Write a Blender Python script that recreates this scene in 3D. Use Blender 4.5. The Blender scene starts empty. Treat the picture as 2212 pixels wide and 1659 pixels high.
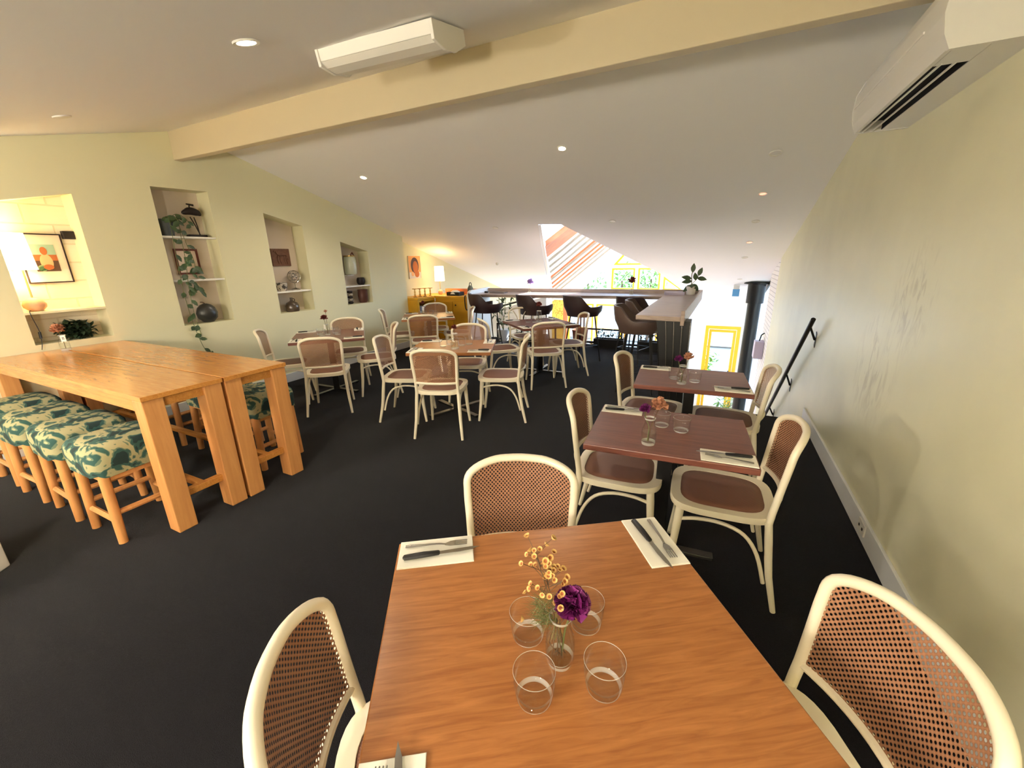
import bpy, bmesh, math, random
from mathutils import Vector, Matrix, Euler
from mathutils.geometry import tessellate_polygon
random.seed(7)
PI = math.pi
S = bpy.context.scene
C = S.collection

# ------------------------------------------------------------------ camera
cam_data = bpy.data.cameras.new('camera'); cam = bpy.data.objects.new('camera', cam_data); C.objects.link(cam)
cam_data.sensor_width = 36.0; cam_data.sensor_fit = 'HORIZONTAL'
cam_data.lens = 880.76 / 2212 * 36.0; cam_data.clip_start = 0.02; cam_data.clip_end = 300
def cam_axes(yaw, pitch, roll):
    cy, sy = math.cos(yaw), math.sin(yaw)
    fwd = Vector((-sy * math.cos(pitch), cy * math.cos(pitch), math.sin(pitch)))
    r0 = Vector((cy, sy, 0)); u0 = r0.cross(fwd)
    c, s = math.cos(roll), math.sin(roll)
    return c * r0 + s * u0, -s * r0 + c * u0, fwd
_r, _u, _f = cam_axes(math.radians(26.3177), math.radians(-16.9504), math.radians(-1.025))
cam.matrix_world = Matrix(((_r.x, _u.x, -_f.x, 0.0), (_r.y, _u.y, -_f.y, 0.0), (_r.z, _u.z, -_f.z, 1.65), (0, 0, 0, 1)))
S.camera = cam

# ------------------------------------------------------------------ world, sun, exposure
S.view_settings.view_transform = 'Standard'; S.view_settings.look = 'None'
S.view_settings.exposure = 1.7; S.view_settings.gamma = 1.0; S.view_settings.use_curve_mapping = False
S.cycles.max_bounces = 10; S.cycles.diffuse_bounces = 5; S.cycles.glossy_bounces = 4
S.cycles.transparent_max_bounces = 24; S.cycles.transmission_bounces = 6
S.cycles.sample_clamp_indirect = 6.0; S.cycles.caustics_reflective = False; S.cycles.caustics_refractive = False
W = bpy.data.worlds.new('world'); S.world = W; W.use_nodes = True
wn = W.node_tree.nodes; wl = W.node_tree.links
sky = wn.new('ShaderNodeTexSky'); sky.sky_type = 'HOSEK_WILKIE'; sky.turbidity = 3.0; sky.ground_albedo = 0.5
sky.sun_direction = (0.45, 0.6, 0.66)
bg = wn['Background']; bg.inputs[1].default_value = 15.5
wl.new(sky.outputs[0], bg.inputs[0])
sun_d = bpy.data.lights.new('sun', 'SUN'); sun_d.energy = 9.0; sun_d.angle = 0.01; sun_d.color = (1.0, 0.95, 0.86)
sun = bpy.data.objects.new('sun', sun_d); C.objects.link(sun)
sun.rotation_euler = Vector((0.45, 0.60, 0.66)).to_track_quat('Z', 'Y').to_euler(); sun.location = (5, 18, 12)

# lamp light colours
WARM = (1.0, 0.86, 0.68)

# ------------------------------------------------------------------ materials
def lin(c): return tuple(((x / 255) / 12.92 if x <= 10 else (((x / 255) + .055) / 1.055) ** 2.4) for x in c)
def mat(name, rgb, rough=.6, metal=0.0, coat=0.0, noise=0.0, nscale=8.0, bump=0.0, bscale=60.0, emit=None, estr=0.0, spec=None, stretch=None):
    m = bpy.data.materials.new(name); m.use_nodes = True
    nt = m.node_tree; b = nt.nodes['Principled BSDF']; L = nt.links
    col = (*lin(rgb), 1)
    b.inputs['Base Color'].default_value = col; b.inputs['Roughness'].default_value = rough; b.inputs['Metallic'].default_value = metal
    b.inputs['Coat Weight'].default_value = coat
    if spec is not None: b.inputs['Specular IOR Level'].default_value = spec
    if noise or bump:
        tc = nt.nodes.new('ShaderNodeTexCoord'); mp = nt.nodes.new('ShaderNodeMapping'); L.new(tc.outputs['Object'], mp.inputs[0])
        if stretch: mp.inputs['Scale'].default_value = stretch
    if noise:
        n = nt.nodes.new('ShaderNodeTexNoise'); n.inputs['Scale'].default_value = nscale; n.inputs['Detail'].default_value = 4
        L.new(mp.outputs[0], n.inputs['Vector'])
        r = nt.nodes.new('ShaderNodeValToRGB'); e = r.color_ramp.elements
        e[0].position = .3; e[1].position = .7
        e[0].color = (*[min(1, x * (1 - noise)) for x in col[:3]], 1); e[1].color = (*[min(1, x * (1 + noise)) for x in col[:3]], 1)
        L.new(n.outputs[0], r.inputs[0]); L.new(r.outputs[0], b.inputs['Base Color'])
    if bump:
        n2 = nt.nodes.new('ShaderNodeTexNoise'); n2.inputs['Scale'].default_value = bscale; n2.inputs['Detail'].default_value = 3
        L.new(mp.outputs[0], n2.inputs['Vector'])
        bp = nt.nodes.new('ShaderNodeBump'); bp.inputs['Strength'].default_value = bump; bp.inputs['Distance'].default_value = .01
        L.new(n2.outputs[0], bp.inputs['Height']); L.new(bp.outputs[0], b.inputs['Normal'])
    if emit:
        b.inputs['Emission Color'].default_value = (*lin(emit), 1); b.inputs['Emission Strength'].default_value = estr
    return m

def wood(name, c0, c1, rough=.32, coat=.25, axis=0, scale=1.0):
    m = bpy.data.materials.new(name); m.use_nodes = True
    nt = m.node_tree; b = nt.nodes['Principled BSDF']; L = nt.links
    tc = nt.nodes.new('ShaderNodeTexCoord'); mp = nt.nodes.new('ShaderNodeMapping'); L.new(tc.outputs['Object'], mp.inputs[0])
    sc = [16 * scale] * 3; sc[axis] = 1.3 * scale; mp.inputs['Scale'].default_value = sc
    n = nt.nodes.new('ShaderNodeTexNoise'); n.inputs['Scale'].default_value = 1.6; n.inputs['Detail'].default_value = 8; n.inputs['Roughness'].default_value = .62
    n.inputs['Distortion'].default_value = .8
    L.new(mp.outputs[0], n.inputs['Vector'])
    r = nt.nodes.new('ShaderNodeValToRGB'); e = r.color_ramp.elements
    e[0].position = .32; e[1].position = .68; e[0].color = (*lin(c0), 1); e[1].color = (*lin(c1), 1)
    L.new(n.outputs[0], r.inputs[0]); L.new(r.outputs[0], b.inputs['Base Color'])
    b.inputs['Roughness'].default_value = rough; b.inputs['Coat Weight'].default_value = coat; b.inputs['Coat Roughness'].default_value = .18
    bp = nt.nodes.new('ShaderNodeBump'); bp.inputs['Strength'].default_value = .06; bp.inputs['Distance'].default_value = .004
    L.new(n.outputs[0], bp.inputs['Height']); L.new(bp.outputs[0], b.inputs['Normal'])
    return m

def glass(name, tint=(1, 1, 1), fres=.6, boost=0.0):
    # thin clear glass: straight-through transmission with Fresnel reflection
    m = bpy.data.materials.new(name); m.use_nodes = True
    nt = m.node_tree; L = nt.links; nt.nodes.remove(nt.nodes['Principled BSDF'])
    out = nt.nodes['Material Output']
    t = nt.nodes.new('ShaderNodeBsdfTransparent'); t.inputs[0].default_value = (*tint, 1)
    g = nt.nodes.new('ShaderNodeBsdfGlossy'); g.inputs['Roughness'].default_value = .02
    f = nt.nodes.new('ShaderNodeLayerWeight'); f.inputs[0].default_value = .5
    pw = nt.nodes.new('ShaderNodeMath'); pw.operation = 'POWER'; pw.inputs[1].default_value = 3.2; L.new(f.outputs['Facing'], pw.inputs[0])
    ma = nt.nodes.new('ShaderNodeMath'); ma.operation = 'MULTIPLY_ADD'; ma.inputs[1].default_value = fres; ma.inputs[2].default_value = .035 + boost; ma.use_clamp = True
    L.new(pw.outputs[0], ma.inputs[0])
    mx = nt.nodes.new('ShaderNodeMixShader'); L.new(ma.outputs[0], mx.inputs[0])
    L.new(t.outputs[0], mx.inputs[1]); L.new(g.outputs[0], mx.inputs[2]); L.new(mx.outputs[0], out.inputs[0])
    return m

def cane(name, rgb, s=.0145, hole=.2, openw=True):
    m = bpy.data.materials.new(name); m.use_nodes = True
    nt = m.node_tree; L = nt.links; b = nt.nodes['Principled BSDF']; out = nt.nodes['Material Output']
    b.inputs['Roughness'].default_value = .55
    uv = nt.nodes.new('ShaderNodeUVMap'); uv.uv_map = 'uv'
    def vm(op, a, v=None, bb=None):
        n = nt.nodes.new('ShaderNodeVectorMath'); n.operation = op; L.new(a, n.inputs[0])
        if v is not None: n.inputs[1].default_value = v
        if bb is not None: L.new(bb, n.inputs[1])
        return n.outputs[1] if op == 'LENGTH' else n.outputs[0]
    sc = vm('MULTIPLY', uv.outputs[0], (1 / s, 1 / (s * 1.18), 0))
    ds = []
    for off in ((0, 0, 0), (.5, .5, 0)):
        fr = vm('FRACTION', vm('ADD', sc, off)); ce = vm('SUBTRACT', fr, (.5, .5, 0)); ds.append(vm('LENGTH', ce))
    mn = nt.nodes.new('ShaderNodeMath'); mn.operation = 'MINIMUM'; L.new(ds[0], mn.inputs[0]); L.new(ds[1], mn.inputs[1])
    r = nt.nodes.new('ShaderNodeValToRGB'); e = r.color_ramp.elements; e[0].position = hole; e[1].position = .5
    base = lin(rgb); e[0].color = (*[x * .62 for x in base], 1); e[1].color = (*[min(1, x * 1.18) for x in base], 1)
    L.new(mn.outputs[0], r.inputs[0]); L.new(r.outputs[0], b.inputs['Base Color'])
    bp = nt.nodes.new('ShaderNodeBump'); bp.inputs['Strength'].default_value = .4; bp.inputs['Distance'].default_value = .002
    L.new(mn.outputs[0], bp.inputs['Height']); L.new(bp.outputs[0], b.inputs['Normal'])
    if openw:
        lt = nt.nodes.new('ShaderNodeMath'); lt.operation = 'LESS_THAN'; lt.inputs[1].default_value = hole; L.new(mn.outputs[0], lt.inputs[0])
        t = nt.nodes.new('ShaderNodeBsdfTransparent'); mx = nt.nodes.new('ShaderNodeMixShader')
        L.new(lt.outputs[0], mx.inputs[0]); L.new(b.outputs[0], mx.inputs[1]); L.new(t.outputs[0], mx.inputs[2]); L.new(mx.outputs[0], out.inputs[0])
    return m

def brick(name, rgb, mortar, sx=.40, sy=.20, bump=.5, bias=0):
    m = bpy.data.materials.new(name); m.use_nodes = True
    nt = m.node_tree; L = nt.links; b = nt.nodes['Principled BSDF']; b.inputs['Roughness'].default_value = .6
    tc = nt.nodes.new('ShaderNodeTexCoord'); sp = nt.nodes.new('ShaderNodeSeparateXYZ'); cb = nt.nodes.new('ShaderNodeCombineXYZ')
    L.new(tc.outputs['Object'], sp.inputs[0]); L.new(sp.outputs[1], cb.inputs[0]); L.new(sp.outputs[2], cb.inputs[1])
    br = nt.nodes.new('ShaderNodeTexBrick'); br.inputs['Scale'].default_value = 1.0
    br.inputs['Brick Width'].default_value = sx; br.inputs['Row Height'].default_value = sy; br.inputs['Mortar Size'].default_value = .008
    br.inputs['Mortar Smooth'].default_value = .4
    br.inputs['Color1'].default_value = (*lin(rgb), 1); br.inputs['Color2'].default_value = (*lin([min(255, x + 6) for x in rgb]), 1); br.inputs['Mortar'].default_value = (*lin(mortar), 1)
    L.new(cb.outputs[0], br.inputs['Vector']); L.new(br.outputs[0], b.inputs['Base Color'])
    bp = nt.nodes.new('ShaderNodeBump'); bp.inputs['Strength'].default_value = bump; bp.inputs['Distance'].default_value = .01; bp.invert = True
    L.new(br.outputs['Fac'], bp.inputs['Height']); L.new(bp.outputs[0], b.inputs['Normal'])
    return m

def blotch(name, cols, scale=6.0, rough=.7, coord='Object', stretch=(1, 1, 1), kind='VOR'):
    m = bpy.data.materials.new(name); m.use_nodes = True
    nt = m.node_tree; L = nt.links; b = nt.nodes['Principled BSDF']; b.inputs['Roughness'].default_value = rough
    tc = nt.nodes.new('ShaderNodeTexCoord'); mp = nt.nodes.new('ShaderNodeMapping'); mp.inputs['Scale'].default_value = stretch
    L.new(tc.outputs[coord], mp.inputs[0])
    n = nt.nodes.new('ShaderNodeTexNoise'); n.inputs['Scale'].default_value = scale; n.inputs['Detail'].default_value = 2.5; n.inputs['Roughness'].default_value = .55; n.inputs['Distortion'].default_value = .6
    L.new(mp.outputs[0], n.inputs['Vector'])
    r = nt.nodes.new('ShaderNodeValToRGB'); r.color_ramp.interpolation = 'CONSTANT' if kind == 'VOR' else 'LINEAR'
    els = r.color_ramp.elements
    els[0].position = 0; els[0].color = (*lin(cols[0][1]), 1); els[1].position = cols[1][0]; els[1].color = (*lin(cols[1][1]), 1)
    for p, c in cols[2:]:
        el = els.new(p); el.color = (*lin(c), 1)
    L.new(n.outputs[0], r.inputs[0]); L.new(r.outputs[0], b.inputs['Base Color'])
    return m

M = {}
M['wall'] = mat('wall_paint', (226, 222, 186), .55, bump=.05, bscale=25)
M['wallr'] = mat('wall_paint_scuffed', (222, 219, 188), .38, noise=.05, nscale=2.2, bump=.08, bscale=7)
M['ceil'] = mat('ceiling_paint', (243, 243, 246), .75, bump=.03, bscale=30)
def smudge(m, spots):
    nt = m.node_tree; L = nt.links; b = nt.nodes['Principled BSDF']; tc = nt.nodes.new('ShaderNodeTexCoord'); prev = b.inputs['Base Color'].links[0].from_socket
    n = nt.nodes.new('ShaderNodeTexNoise'); n.inputs['Scale'].default_value = 9; n.inputs['Detail'].default_value = 5; n.inputs['Distortion'].default_value = 1.5
    mp = nt.nodes.new('ShaderNodeMapping'); mp.inputs['Scale'].default_value = (1, 1.6, .5); L.new(tc.outputs['Object'], mp.inputs[0]); L.new(mp.outputs[0], n.inputs['Vector'])
    for c, r in spots:
        d = nt.nodes.new('ShaderNodeVectorMath'); d.operation = 'DISTANCE'; d.inputs[1].default_value = c; L.new(tc.outputs['Object'], d.inputs[0])
        mr = nt.nodes.new('ShaderNodeMapRange'); mr.inputs[1].default_value = r; mr.inputs[2].default_value = r * .3; mr.inputs[3].default_value = 0; mr.inputs[4].default_value = 1; L.new(d.outputs[1], mr.inputs[0])
        r2 = nt.nodes.new('ShaderNodeMapRange'); r2.inputs[1].default_value = .48; r2.inputs[2].default_value = .62; r2.inputs[4].default_value = .42; L.new(n.outputs[0], r2.inputs[0])
        mu = nt.nodes.new('ShaderNodeMath'); mu.operation = 'MULTIPLY'; L.new(mr.outputs[0], mu.inputs[0]); L.new(r2.outputs[0], mu.inputs[1])
        mx = nt.nodes.new('ShaderNodeMix'); mx.data_type = 'RGBA'; L.new(mu.outputs[0], mx.inputs[0]); L.new(prev, mx.inputs[6]); mx.inputs[7].default_value = (*lin((150, 138, 104)), 1); prev = mx.outputs[2]
    L.new(prev, b.inputs['Base Color'])
smudge(M['wallr'], [((.965, 2.99, 1.40), .34), ((.965, 3.30, .95), .42)])
M['nichew'] = mat('niche_paint', (214, 200, 186), .6, bump=.25, bscale=4)
M['beam'] = mat('beam_paint', (206, 193, 164), .6)
M['carpet'] = mat('carpet', (22, 21, 24), .95, noise=.25, nscale=160, bump=.5, bscale=300, spec=.1)
M['carpet'].node_tree.nodes['Principled BSDF'].inputs['Sheen Weight'].default_value = .12
M['carpet'].node_tree.nodes['Principled BSDF'].inputs['Sheen Roughness'].default_value = .18
M['base'] = mat('baseboard_paint', (222, 224, 226), .4)
M['white'] = mat('white_paint', (238, 236, 230), .45)
M['plastic'] = mat('white_plastic', (228, 226, 220), .35)
M['black'] = mat('black_metal', (20, 19, 20), .4, metal=.3)
M['basem'] = mat('daylit_base_metal', (88, 86, 84), .25, metal=.7)  # black metal lightened: reflected daylight put into the arm colour
M['darkgap'] = mat('dark_gap', (10, 9, 10), .8)
M['steel'] = mat('brushed_steel', (186, 183, 178), .22, metal=1.0)
M['chair'] = mat('cream_lacquer', (240, 230, 206), .35, coat=.15)
M['cane'] = cane('cane_weave', (156, 110, 80))
M['caneseat'] = cane('cane_seat_weave', (144, 98, 76), s=.008, openw=False)
M['honey'] = wood('honey_wood', (142, 86, 42), (176, 116, 64), axis=0, scale=2.6)
M['honeyb'] = wood('honey_wood_bench', (182, 118, 52), (208, 146, 74), .25, .5, axis=0, scale=2.2)
M['honeyleg'] = wood('honey_wood_leg', (194, 132, 76), (212, 152, 92), .4, .2, axis=2)
M['maroon'] = wood('dark_red_wood', (98, 54, 44), (128, 76, 62), .35, .25, axis=0, scale=1.8)
M['fabric'] = blotch('leaf_print_fabric', [(0, (22, 44, 42)), (.40, (40, 76, 70)), (.47, (96, 112, 90)), (.50, (158, 152, 114)), (.60, (96, 112, 90)), (.63, (40, 78, 70)), (.70, (22, 46, 44))], 10.0, .9)
M['glass'] = glass('clear_glass', (.992, .994, .99), .7, -.012)
def edge_highlight(name, k):  # whitish mix painting the bright highlights on glass edges
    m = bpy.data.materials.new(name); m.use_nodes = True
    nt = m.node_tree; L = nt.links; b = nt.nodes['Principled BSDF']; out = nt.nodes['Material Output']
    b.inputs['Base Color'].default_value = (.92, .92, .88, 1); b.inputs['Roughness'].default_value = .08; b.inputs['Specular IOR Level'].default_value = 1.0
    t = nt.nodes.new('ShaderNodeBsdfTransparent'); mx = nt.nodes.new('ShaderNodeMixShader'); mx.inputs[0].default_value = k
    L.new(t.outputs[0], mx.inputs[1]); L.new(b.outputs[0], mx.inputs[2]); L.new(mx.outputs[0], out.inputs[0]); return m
M['edge'] = edge_highlight('glass_edge_highlight', .36)
M['window'] = glass('window_glass', (.98, .99, 1), .10)
M['water'] = glass('water', (.95, .96, .93), .3)
M['paper'] = mat('napkin_paper', (244, 240, 226), .8)
M['handle'] = mat('black_handle', (22, 20, 20), .45)
M['leather'] = mat('dark_brown_leather', (52, 36, 38), .42, bump=.1, bscale=120)
M['leatherg'] = mat('taupe_leather', (92, 74, 68), .45, bump=.1, bscale=120)
M['barwood'] = wood('grey_oak', (150, 130, 122), (182, 162, 150), .4, .3, axis=0)
M['yellow'] = mat('yellow_paint', (214, 160, 30), .45, noise=.08, nscale=5)
M['yframe'] = mat('bright_yellow_paint', (246, 186, 20), .45)
M['orange'] = mat('orange_timber', (206, 120, 74), .55, noise=.15, nscale=6)
M['leaf'] = mat('leaf_green', (62, 84, 50), .45, noise=.25, nscale=14)
M['leafd'] = mat('dark_leaf', (48, 68, 46), .45, noise=.3, nscale=20)
M['leafl'] = mat('yellow_green_leaf', (120, 160, 70), .6, noise=.35, nscale=4)  # lighter green for the outdoor trees and the foyer plant
M['stem'] = mat('stem_green', (96, 104, 56), .6)
M['stemb'] = mat('stem_brown', (96, 72, 48), .7)
M['purple'] = mat('carnation_purple', (104, 16, 88), .6, noise=.45, nscale=60)
M['wax'] = mat('waxflower_petal', (212, 172, 104), .6, noise=.15, nscale=80)
M['waxc'] = mat('waxflower_centre', (150, 84, 40), .6)
M['dried'] = mat('dried_flower', (184, 130, 100), .8, noise=.3, nscale=50)
M['mauve'] = mat('mauve_flower', (168, 134, 196), .7, noise=.25, nscale=50)
M['driedred'] = mat('dried_flower_dark_red', (120, 52, 44), .8, noise=.3, nscale=50)
M['brick'] = brick('painted_brick', (236, 224, 200), (224, 208, 180), .36, .17, .35)
M['brickw'] = brick('white_brick', (232, 230, 232), (196, 192, 200), .23, .076)
M['shade'] = mat('lamp_shade', (255, 240, 205), .8, emit=(255, 226, 170), estr=2.0)
M['peach'] = mat('peach_ceramic', (226, 170, 128), .6, noise=.1, nscale=20)
M['brass'] = mat('brass', (186, 150, 84), .35, metal=.9)
M['bronze'] = mat('dark_bronze', (36, 28, 28), .5, metal=.3)
M['terra'] = mat('carved_brown_clay', (112, 78, 62), .8, noise=.2, nscale=30)
M['jug'] = mat('brown_stoneware', (74, 60, 48), .3, coat=.3)
M['tallv'] = mat('red_brown_glaze', (84, 48, 40), .3, coat=.4)
M['bluepot'] = mat('slate_pot', (84, 92, 98), .6)
M['gourd'] = mat('dark_gourd', (52, 52, 50), .35)
M['conc'] = mat('pale_paving', (208, 200, 190), .85, noise=.1, nscale=2)
M['lowfloor'] = mat('pale_floor', (206, 186, 176), .5, noise=.08, nscale=3)
M['canvas'] = mat('umbrella_canvas', (240, 238, 232), .8)
M['plank'] = mat('white_board', (240, 236, 226), .7)
M['brownp'] = mat('brown_terracotta', (176, 104, 82), .8)
M['lav'] = mat('lavender_plastic', (206, 196, 220), .5)
M['frame_dk'] = mat('dark_frame', (40, 24, 26), .5)
M['frame_red'] = mat('red_brown_frame', (104, 44, 32), .5)
M['mount'] = mat('picture_mount', (240, 222, 206), .8)
M['art'] = blotch('abstract_print', [(0, (94, 60, 40)), (.36, (196, 120, 70)), (.47, (232, 190, 150)), (.56, (120, 160, 140)), (.66, (176, 206, 196))], 11.0, .8)
M['arta'] = mat('print_sky', (164, 196, 178), .8)
M['artb'] = mat('print_earth', (188, 108, 62), .8)
M['artc'] = mat('print_pale', (232, 182, 138), .8)
M['artd'] = mat('print_dark', (92, 66, 52), .8)
M['arte'] = mat('poster_orange', (232, 168, 108), .8)
M['artf'] = mat('poster_dark', (76, 62, 72), .8)
M['arth'] = mat('poster_grey', (214, 210, 206), .8)
M['artg'] = blotch('green_print', [(0, (60, 90, 60)), (.45, (84, 120, 84)), (.55, (150, 170, 130))], 22.0, .8)
M['poster'] = blotch('colour_poster', [(0, (70, 56, 70)), (.40, (120, 84, 90)), (.48, (200, 120, 84)), (.56, (226, 170, 120)), (.63, (232, 222, 206))], 9.0, .8)
M['pattern'] = blotch('leaf_pattern_yellow', [(0, (196, 150, 60)), (.42, (250, 206, 90)), (.62, (196, 160, 70))], 16.0, .7)
M['granny'] = blotch('grey_pattern', [(0, (70, 64, 60)), (.48, (200, 190, 176))], 34.0, .6)
def led(name, rgb, st):
    return mat(name, rgb, .5, emit=rgb, estr=st)
M['bulb'] = led('lamp_glow', (255, 236, 208), 14)
M['redglow'] = led('dim_red_lamp', (255, 120, 96), 1.2)
M['exitb'] = led('exit_panel', (70, 120, 160), .25)

# roof boards made translucent, an added glow to brighten slope and room
def translucent(name, rgb, f=.55):
    m = bpy.data.materials.new(name); m.use_nodes = True
    nt = m.node_tree; L = nt.links; nt.nodes.remove(nt.nodes['Principled BSDF']); out = nt.nodes['Material Output']
    d = nt.nodes.new('ShaderNodeBsdfDiffuse'); d.inputs[0].default_value = (*lin(rgb), 1)
    t = nt.nodes.new('ShaderNodeBsdfTranslucent'); t.inputs[0].default_value = (*lin(rgb), 1)
    mx = nt.nodes.new('ShaderNodeMixShader'); mx.inputs[0].default_value = f
    L.new(d.outputs[0], mx.inputs[1]); L.new(t.outputs[0], mx.inputs[2]); L.new(mx.outputs[0], out.inputs[0]); return m
M['roofboard'] = translucent('translucent_roof_board', (236, 228, 212), .45)
M['batten'] = mat('weathered_batten', (176, 160, 142), .8)

# ------------------------------------------------------------------ mesh helpers
def B(): return bmesh.new()
def xf(bm, verts, m):
    bmesh.ops.transform(bm, matrix=m, verts=verts)
def box(bm, c, s, rot=None):
    r = bmesh.ops.create_cube(bm, size=1.0)['verts']
    m = Matrix.Translation(Vector(c)) @ (rot.to_4x4() if rot is not None else Matrix.Identity(4)) @ Matrix.Diagonal((*s, 1))
    xf(bm, r, m); return r
def bx(bm, x0, x1, y0, y1, z0, z1): return box(bm, ((x0 + x1) / 2, (y0 + y1) / 2, (z0 + z1) / 2), (abs(x1 - x0), abs(y1 - y0), abs(z1 - z0)))
def tube(bm, pts, rad, n=10, closed=False, cap=True, flat=1.0):
    pts = [Vector(p) for p in pts]; N = len(pts)
    rads = rad if isinstance(rad, (list, tuple)) else [rad] * N
    rings = []; prev = None
    for i, p in enumerate(pts):
        if closed: t = pts[(i + 1) % N] - pts[i - 1]
        else: t = pts[min(i + 1, N - 1)] - pts[max(i - 1, 0)]
        t.normalize()
        if prev is None:
            a = Vector((0, 0, 1)) if abs(t.z) < .9 else Vector((0, 1, 0))
            u = t.cross(a).normalized()
        else:
            u = (prev - t * prev.dot(t)).normalized()
        prev = u; v = t.cross(u)
        rings.append([bm.verts.new(p + (u * math.cos(2 * PI * k / n) + v * math.sin(2 * PI * k / n) * flat) * rads[i]) for k in range(n)])
    M_ = N if closed else N - 1
    for i in range(M_):
        a, b = rings[i], rings[(i + 1) % N]
        for k in range(n): bm.faces.new((a[k], a[(k + 1) % n], b[(k + 1) % n], b[k]))
    if cap and not closed:
        bm.faces.new(rings[0][::-1]); bm.faces.new(rings[-1])
def smoothpath(pts, n=6, closed=False):
    P = [Vector(p) for p in pts]; N = len(P); out = []
    rng = range(N if closed else N - 1)
    for i in rng:
        if closed: p0, p1, p2, p3 = P[i - 1], P[i], P[(i + 1) % N], P[(i + 2) % N]
        else: p0, p1, p2, p3 = P[max(i - 1, 0)], P[i], P[i + 1], P[min(i + 2, N - 1)]
        for k in range(n):
            t = k / n
            out.append(.5 * ((2 * p1) + (p2 - p0) * t + (2 * p0 - 5 * p1 + 4 * p2 - p3) * t * t + (3 * p1 - p0 - 3 * p2 + p3) * t ** 3))
    if not closed: out.append(P[-1])
    return out
def lathe(bm, prof, n=24, c=(0, 0, 0), m=None):
    rings = []; new = []
    for r, z in prof:
        if r < 1e-5:
            v = bm.verts.new((c[0], c[1], c[2] + z)); rings.append([v]); new.append(v)
        else:
            ring = [bm.verts.new((c[0] + r * math.cos(2 * PI * k / n), c[1] + r * math.sin(2 * PI * k / n), c[2] + z)) for k in range(n)]
            rings.append(ring); new += ring
    for a, b in zip(rings, rings[1:]):
        if len(a) == 1 and len(b) == 1: continue
        for k in range(n):
            k2 = (k + 1) % n
            if len(a) == 1: bm.faces.new((a[0], b[k2], b[k]))
            elif len(b) == 1: bm.faces.new((a[k], a[k2], b[0]))
            else: bm.faces.new((a[k], a[k2], b[k2], b[k]))
    if m is not None: xf(bm, new, m)
    return new
def prism(bm, poly, z0, z1, m=None, holes=()):
    # solid plate: outline (and holes) in x,y extruded z0..z1, then matrix m
    loops = [list(poly)] + [list(h) for h in holes]
    flat = [p for lp in loops for p in lp]
    tris = tessellate_polygon([[Vector((p[0], p[1], 0)) for p in lp] for lp in loops])
    lo = [bm.verts.new((p[0], p[1], z0)) for p in flat]; hi = [bm.verts.new((p[0], p[1], z1)) for p in flat]
    for t in tris:
        try: bm.faces.new([hi[i] for i in t]); bm.faces.new([lo[i] for i in t][::-1])
        except ValueError: pass
    k = 0
    for lp in loops:
        n = len(lp)
        for i in range(n):
            a, b = k + i, k + (i + 1) % n
            try: bm.faces.new((lo[a], lo[b], hi[b], hi[a]))
            except ValueError: pass
        k += n
    if m is not None: xf(bm, lo + hi, m)
    return lo + hi
YZ = Matrix(((0, 0, 1, 0), (1, 0, 0, 0), (0, 1, 0, 0), (0, 0, 0, 1)))   # outline (y,z) -> plate thick along x
XZ = Matrix(((1, 0, 0, 0), (0, 0, 1, 0), (0, 1, 0, 0), (0, 0, 0, 1)))   # outline (x,z) -> plate thick along y
def leafshape(bm, base, d, up, L, w, fold=.25, n=4):
    d = Vector(d).normalized(); up = Vector(up); s = d.cross(up)
    if s.length < 1e-4: s = d.cross(Vector((1, 0, 0)))
    s.normalize(); nrm = s.cross(d).normalized(); base = Vector(base)
    l, r, mid = [], [], []
    for i in range(n + 1):
        t = i / n; ww = w * math.sin(PI * min(.98, t * .9 + .08)) * .5; droop = -nrm * (L * .18 * t * t)
        c = base + d * L * t + droop
        mid.append(bm.verts.new(c)); l.append(bm.verts.new(c + s * ww + nrm * fold * ww)); r.append(bm.verts.new(c - s * ww + nrm * fold * ww))
    for i in range(n):
        bm.faces.new((mid[i], mid[i + 1], l[i + 1], l[i])); bm.faces.new((mid[i], r[i], r[i + 1], mid[i + 1]))

def obj(name, bm, m, parent=None, smooth=True, bevel=0.0, seg=2, angle=40, loc=None, label=None):
    bmesh.ops.recalc_face_normals(bm, faces=bm.faces)
    me = bpy.data.meshes.new(name); bm.to_mesh(me); bm.free()
    o = bpy.data.objects.new(name, me); C.objects.link(o)
    if m is not None: me.materials.append(M[m] if isinstance(m, str) else m)
    if smooth:
        for p in me.polygons: p.use_smooth = True
        try: me.set_sharp_from_angle(angle=math.radians(angle))
        except Exception: pass
    if bevel:
        b = o.modifiers.new('bevel', 'BEVEL'); b.width = bevel; b.segments = seg; b.limit_method = 'ANGLE'; b.angle_limit = math.radians(40)
    if parent is not None: o.parent = parent
    if loc is not None: o.location = loc
    if label: o['label'] = label
    return o
def thing(name, label, cat, loc=(0, 0, 0), rz=0.0, group=None):
    o = bpy.data.objects.new(name, None); C.objects.link(o); o.empty_display_size = .05
    o.location = loc; o.rotation_euler = (0, 0, math.radians(rz)); o['label'] = label; o['category'] = cat
    if group: o['group'] = group
    return o
def tag(o, label, cat, group=None):
    o['label'] = label; o['category'] = cat
    if group: o['group'] = group
    return o
def struct(name, bm, m, parent=None, **k):
    o = obj(name, bm, m, parent, **{**dict(smooth=False), **k})
    if parent is None: o['kind'] = 'structure'
    return o
def dup(root, loc, rz, label, group=None, extra=None):
    r = root.copy(); C.objects.link(r); r.location = loc; r.rotation_euler = (0, 0, math.radians(rz)); r['label'] = label
    if group: r['group'] = group
    for ch in list(root.children):
        c = ch.copy(); C.objects.link(c); c.parent = r
        for g in ch.children:
            d = g.copy(); C.objects.link(d); d.parent = c
    return r
def rot2(x, y, a):
    a = math.radians(a); return x * math.cos(a) - y * math.sin(a), x * math.sin(a) + y * math.cos(a)
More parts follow.
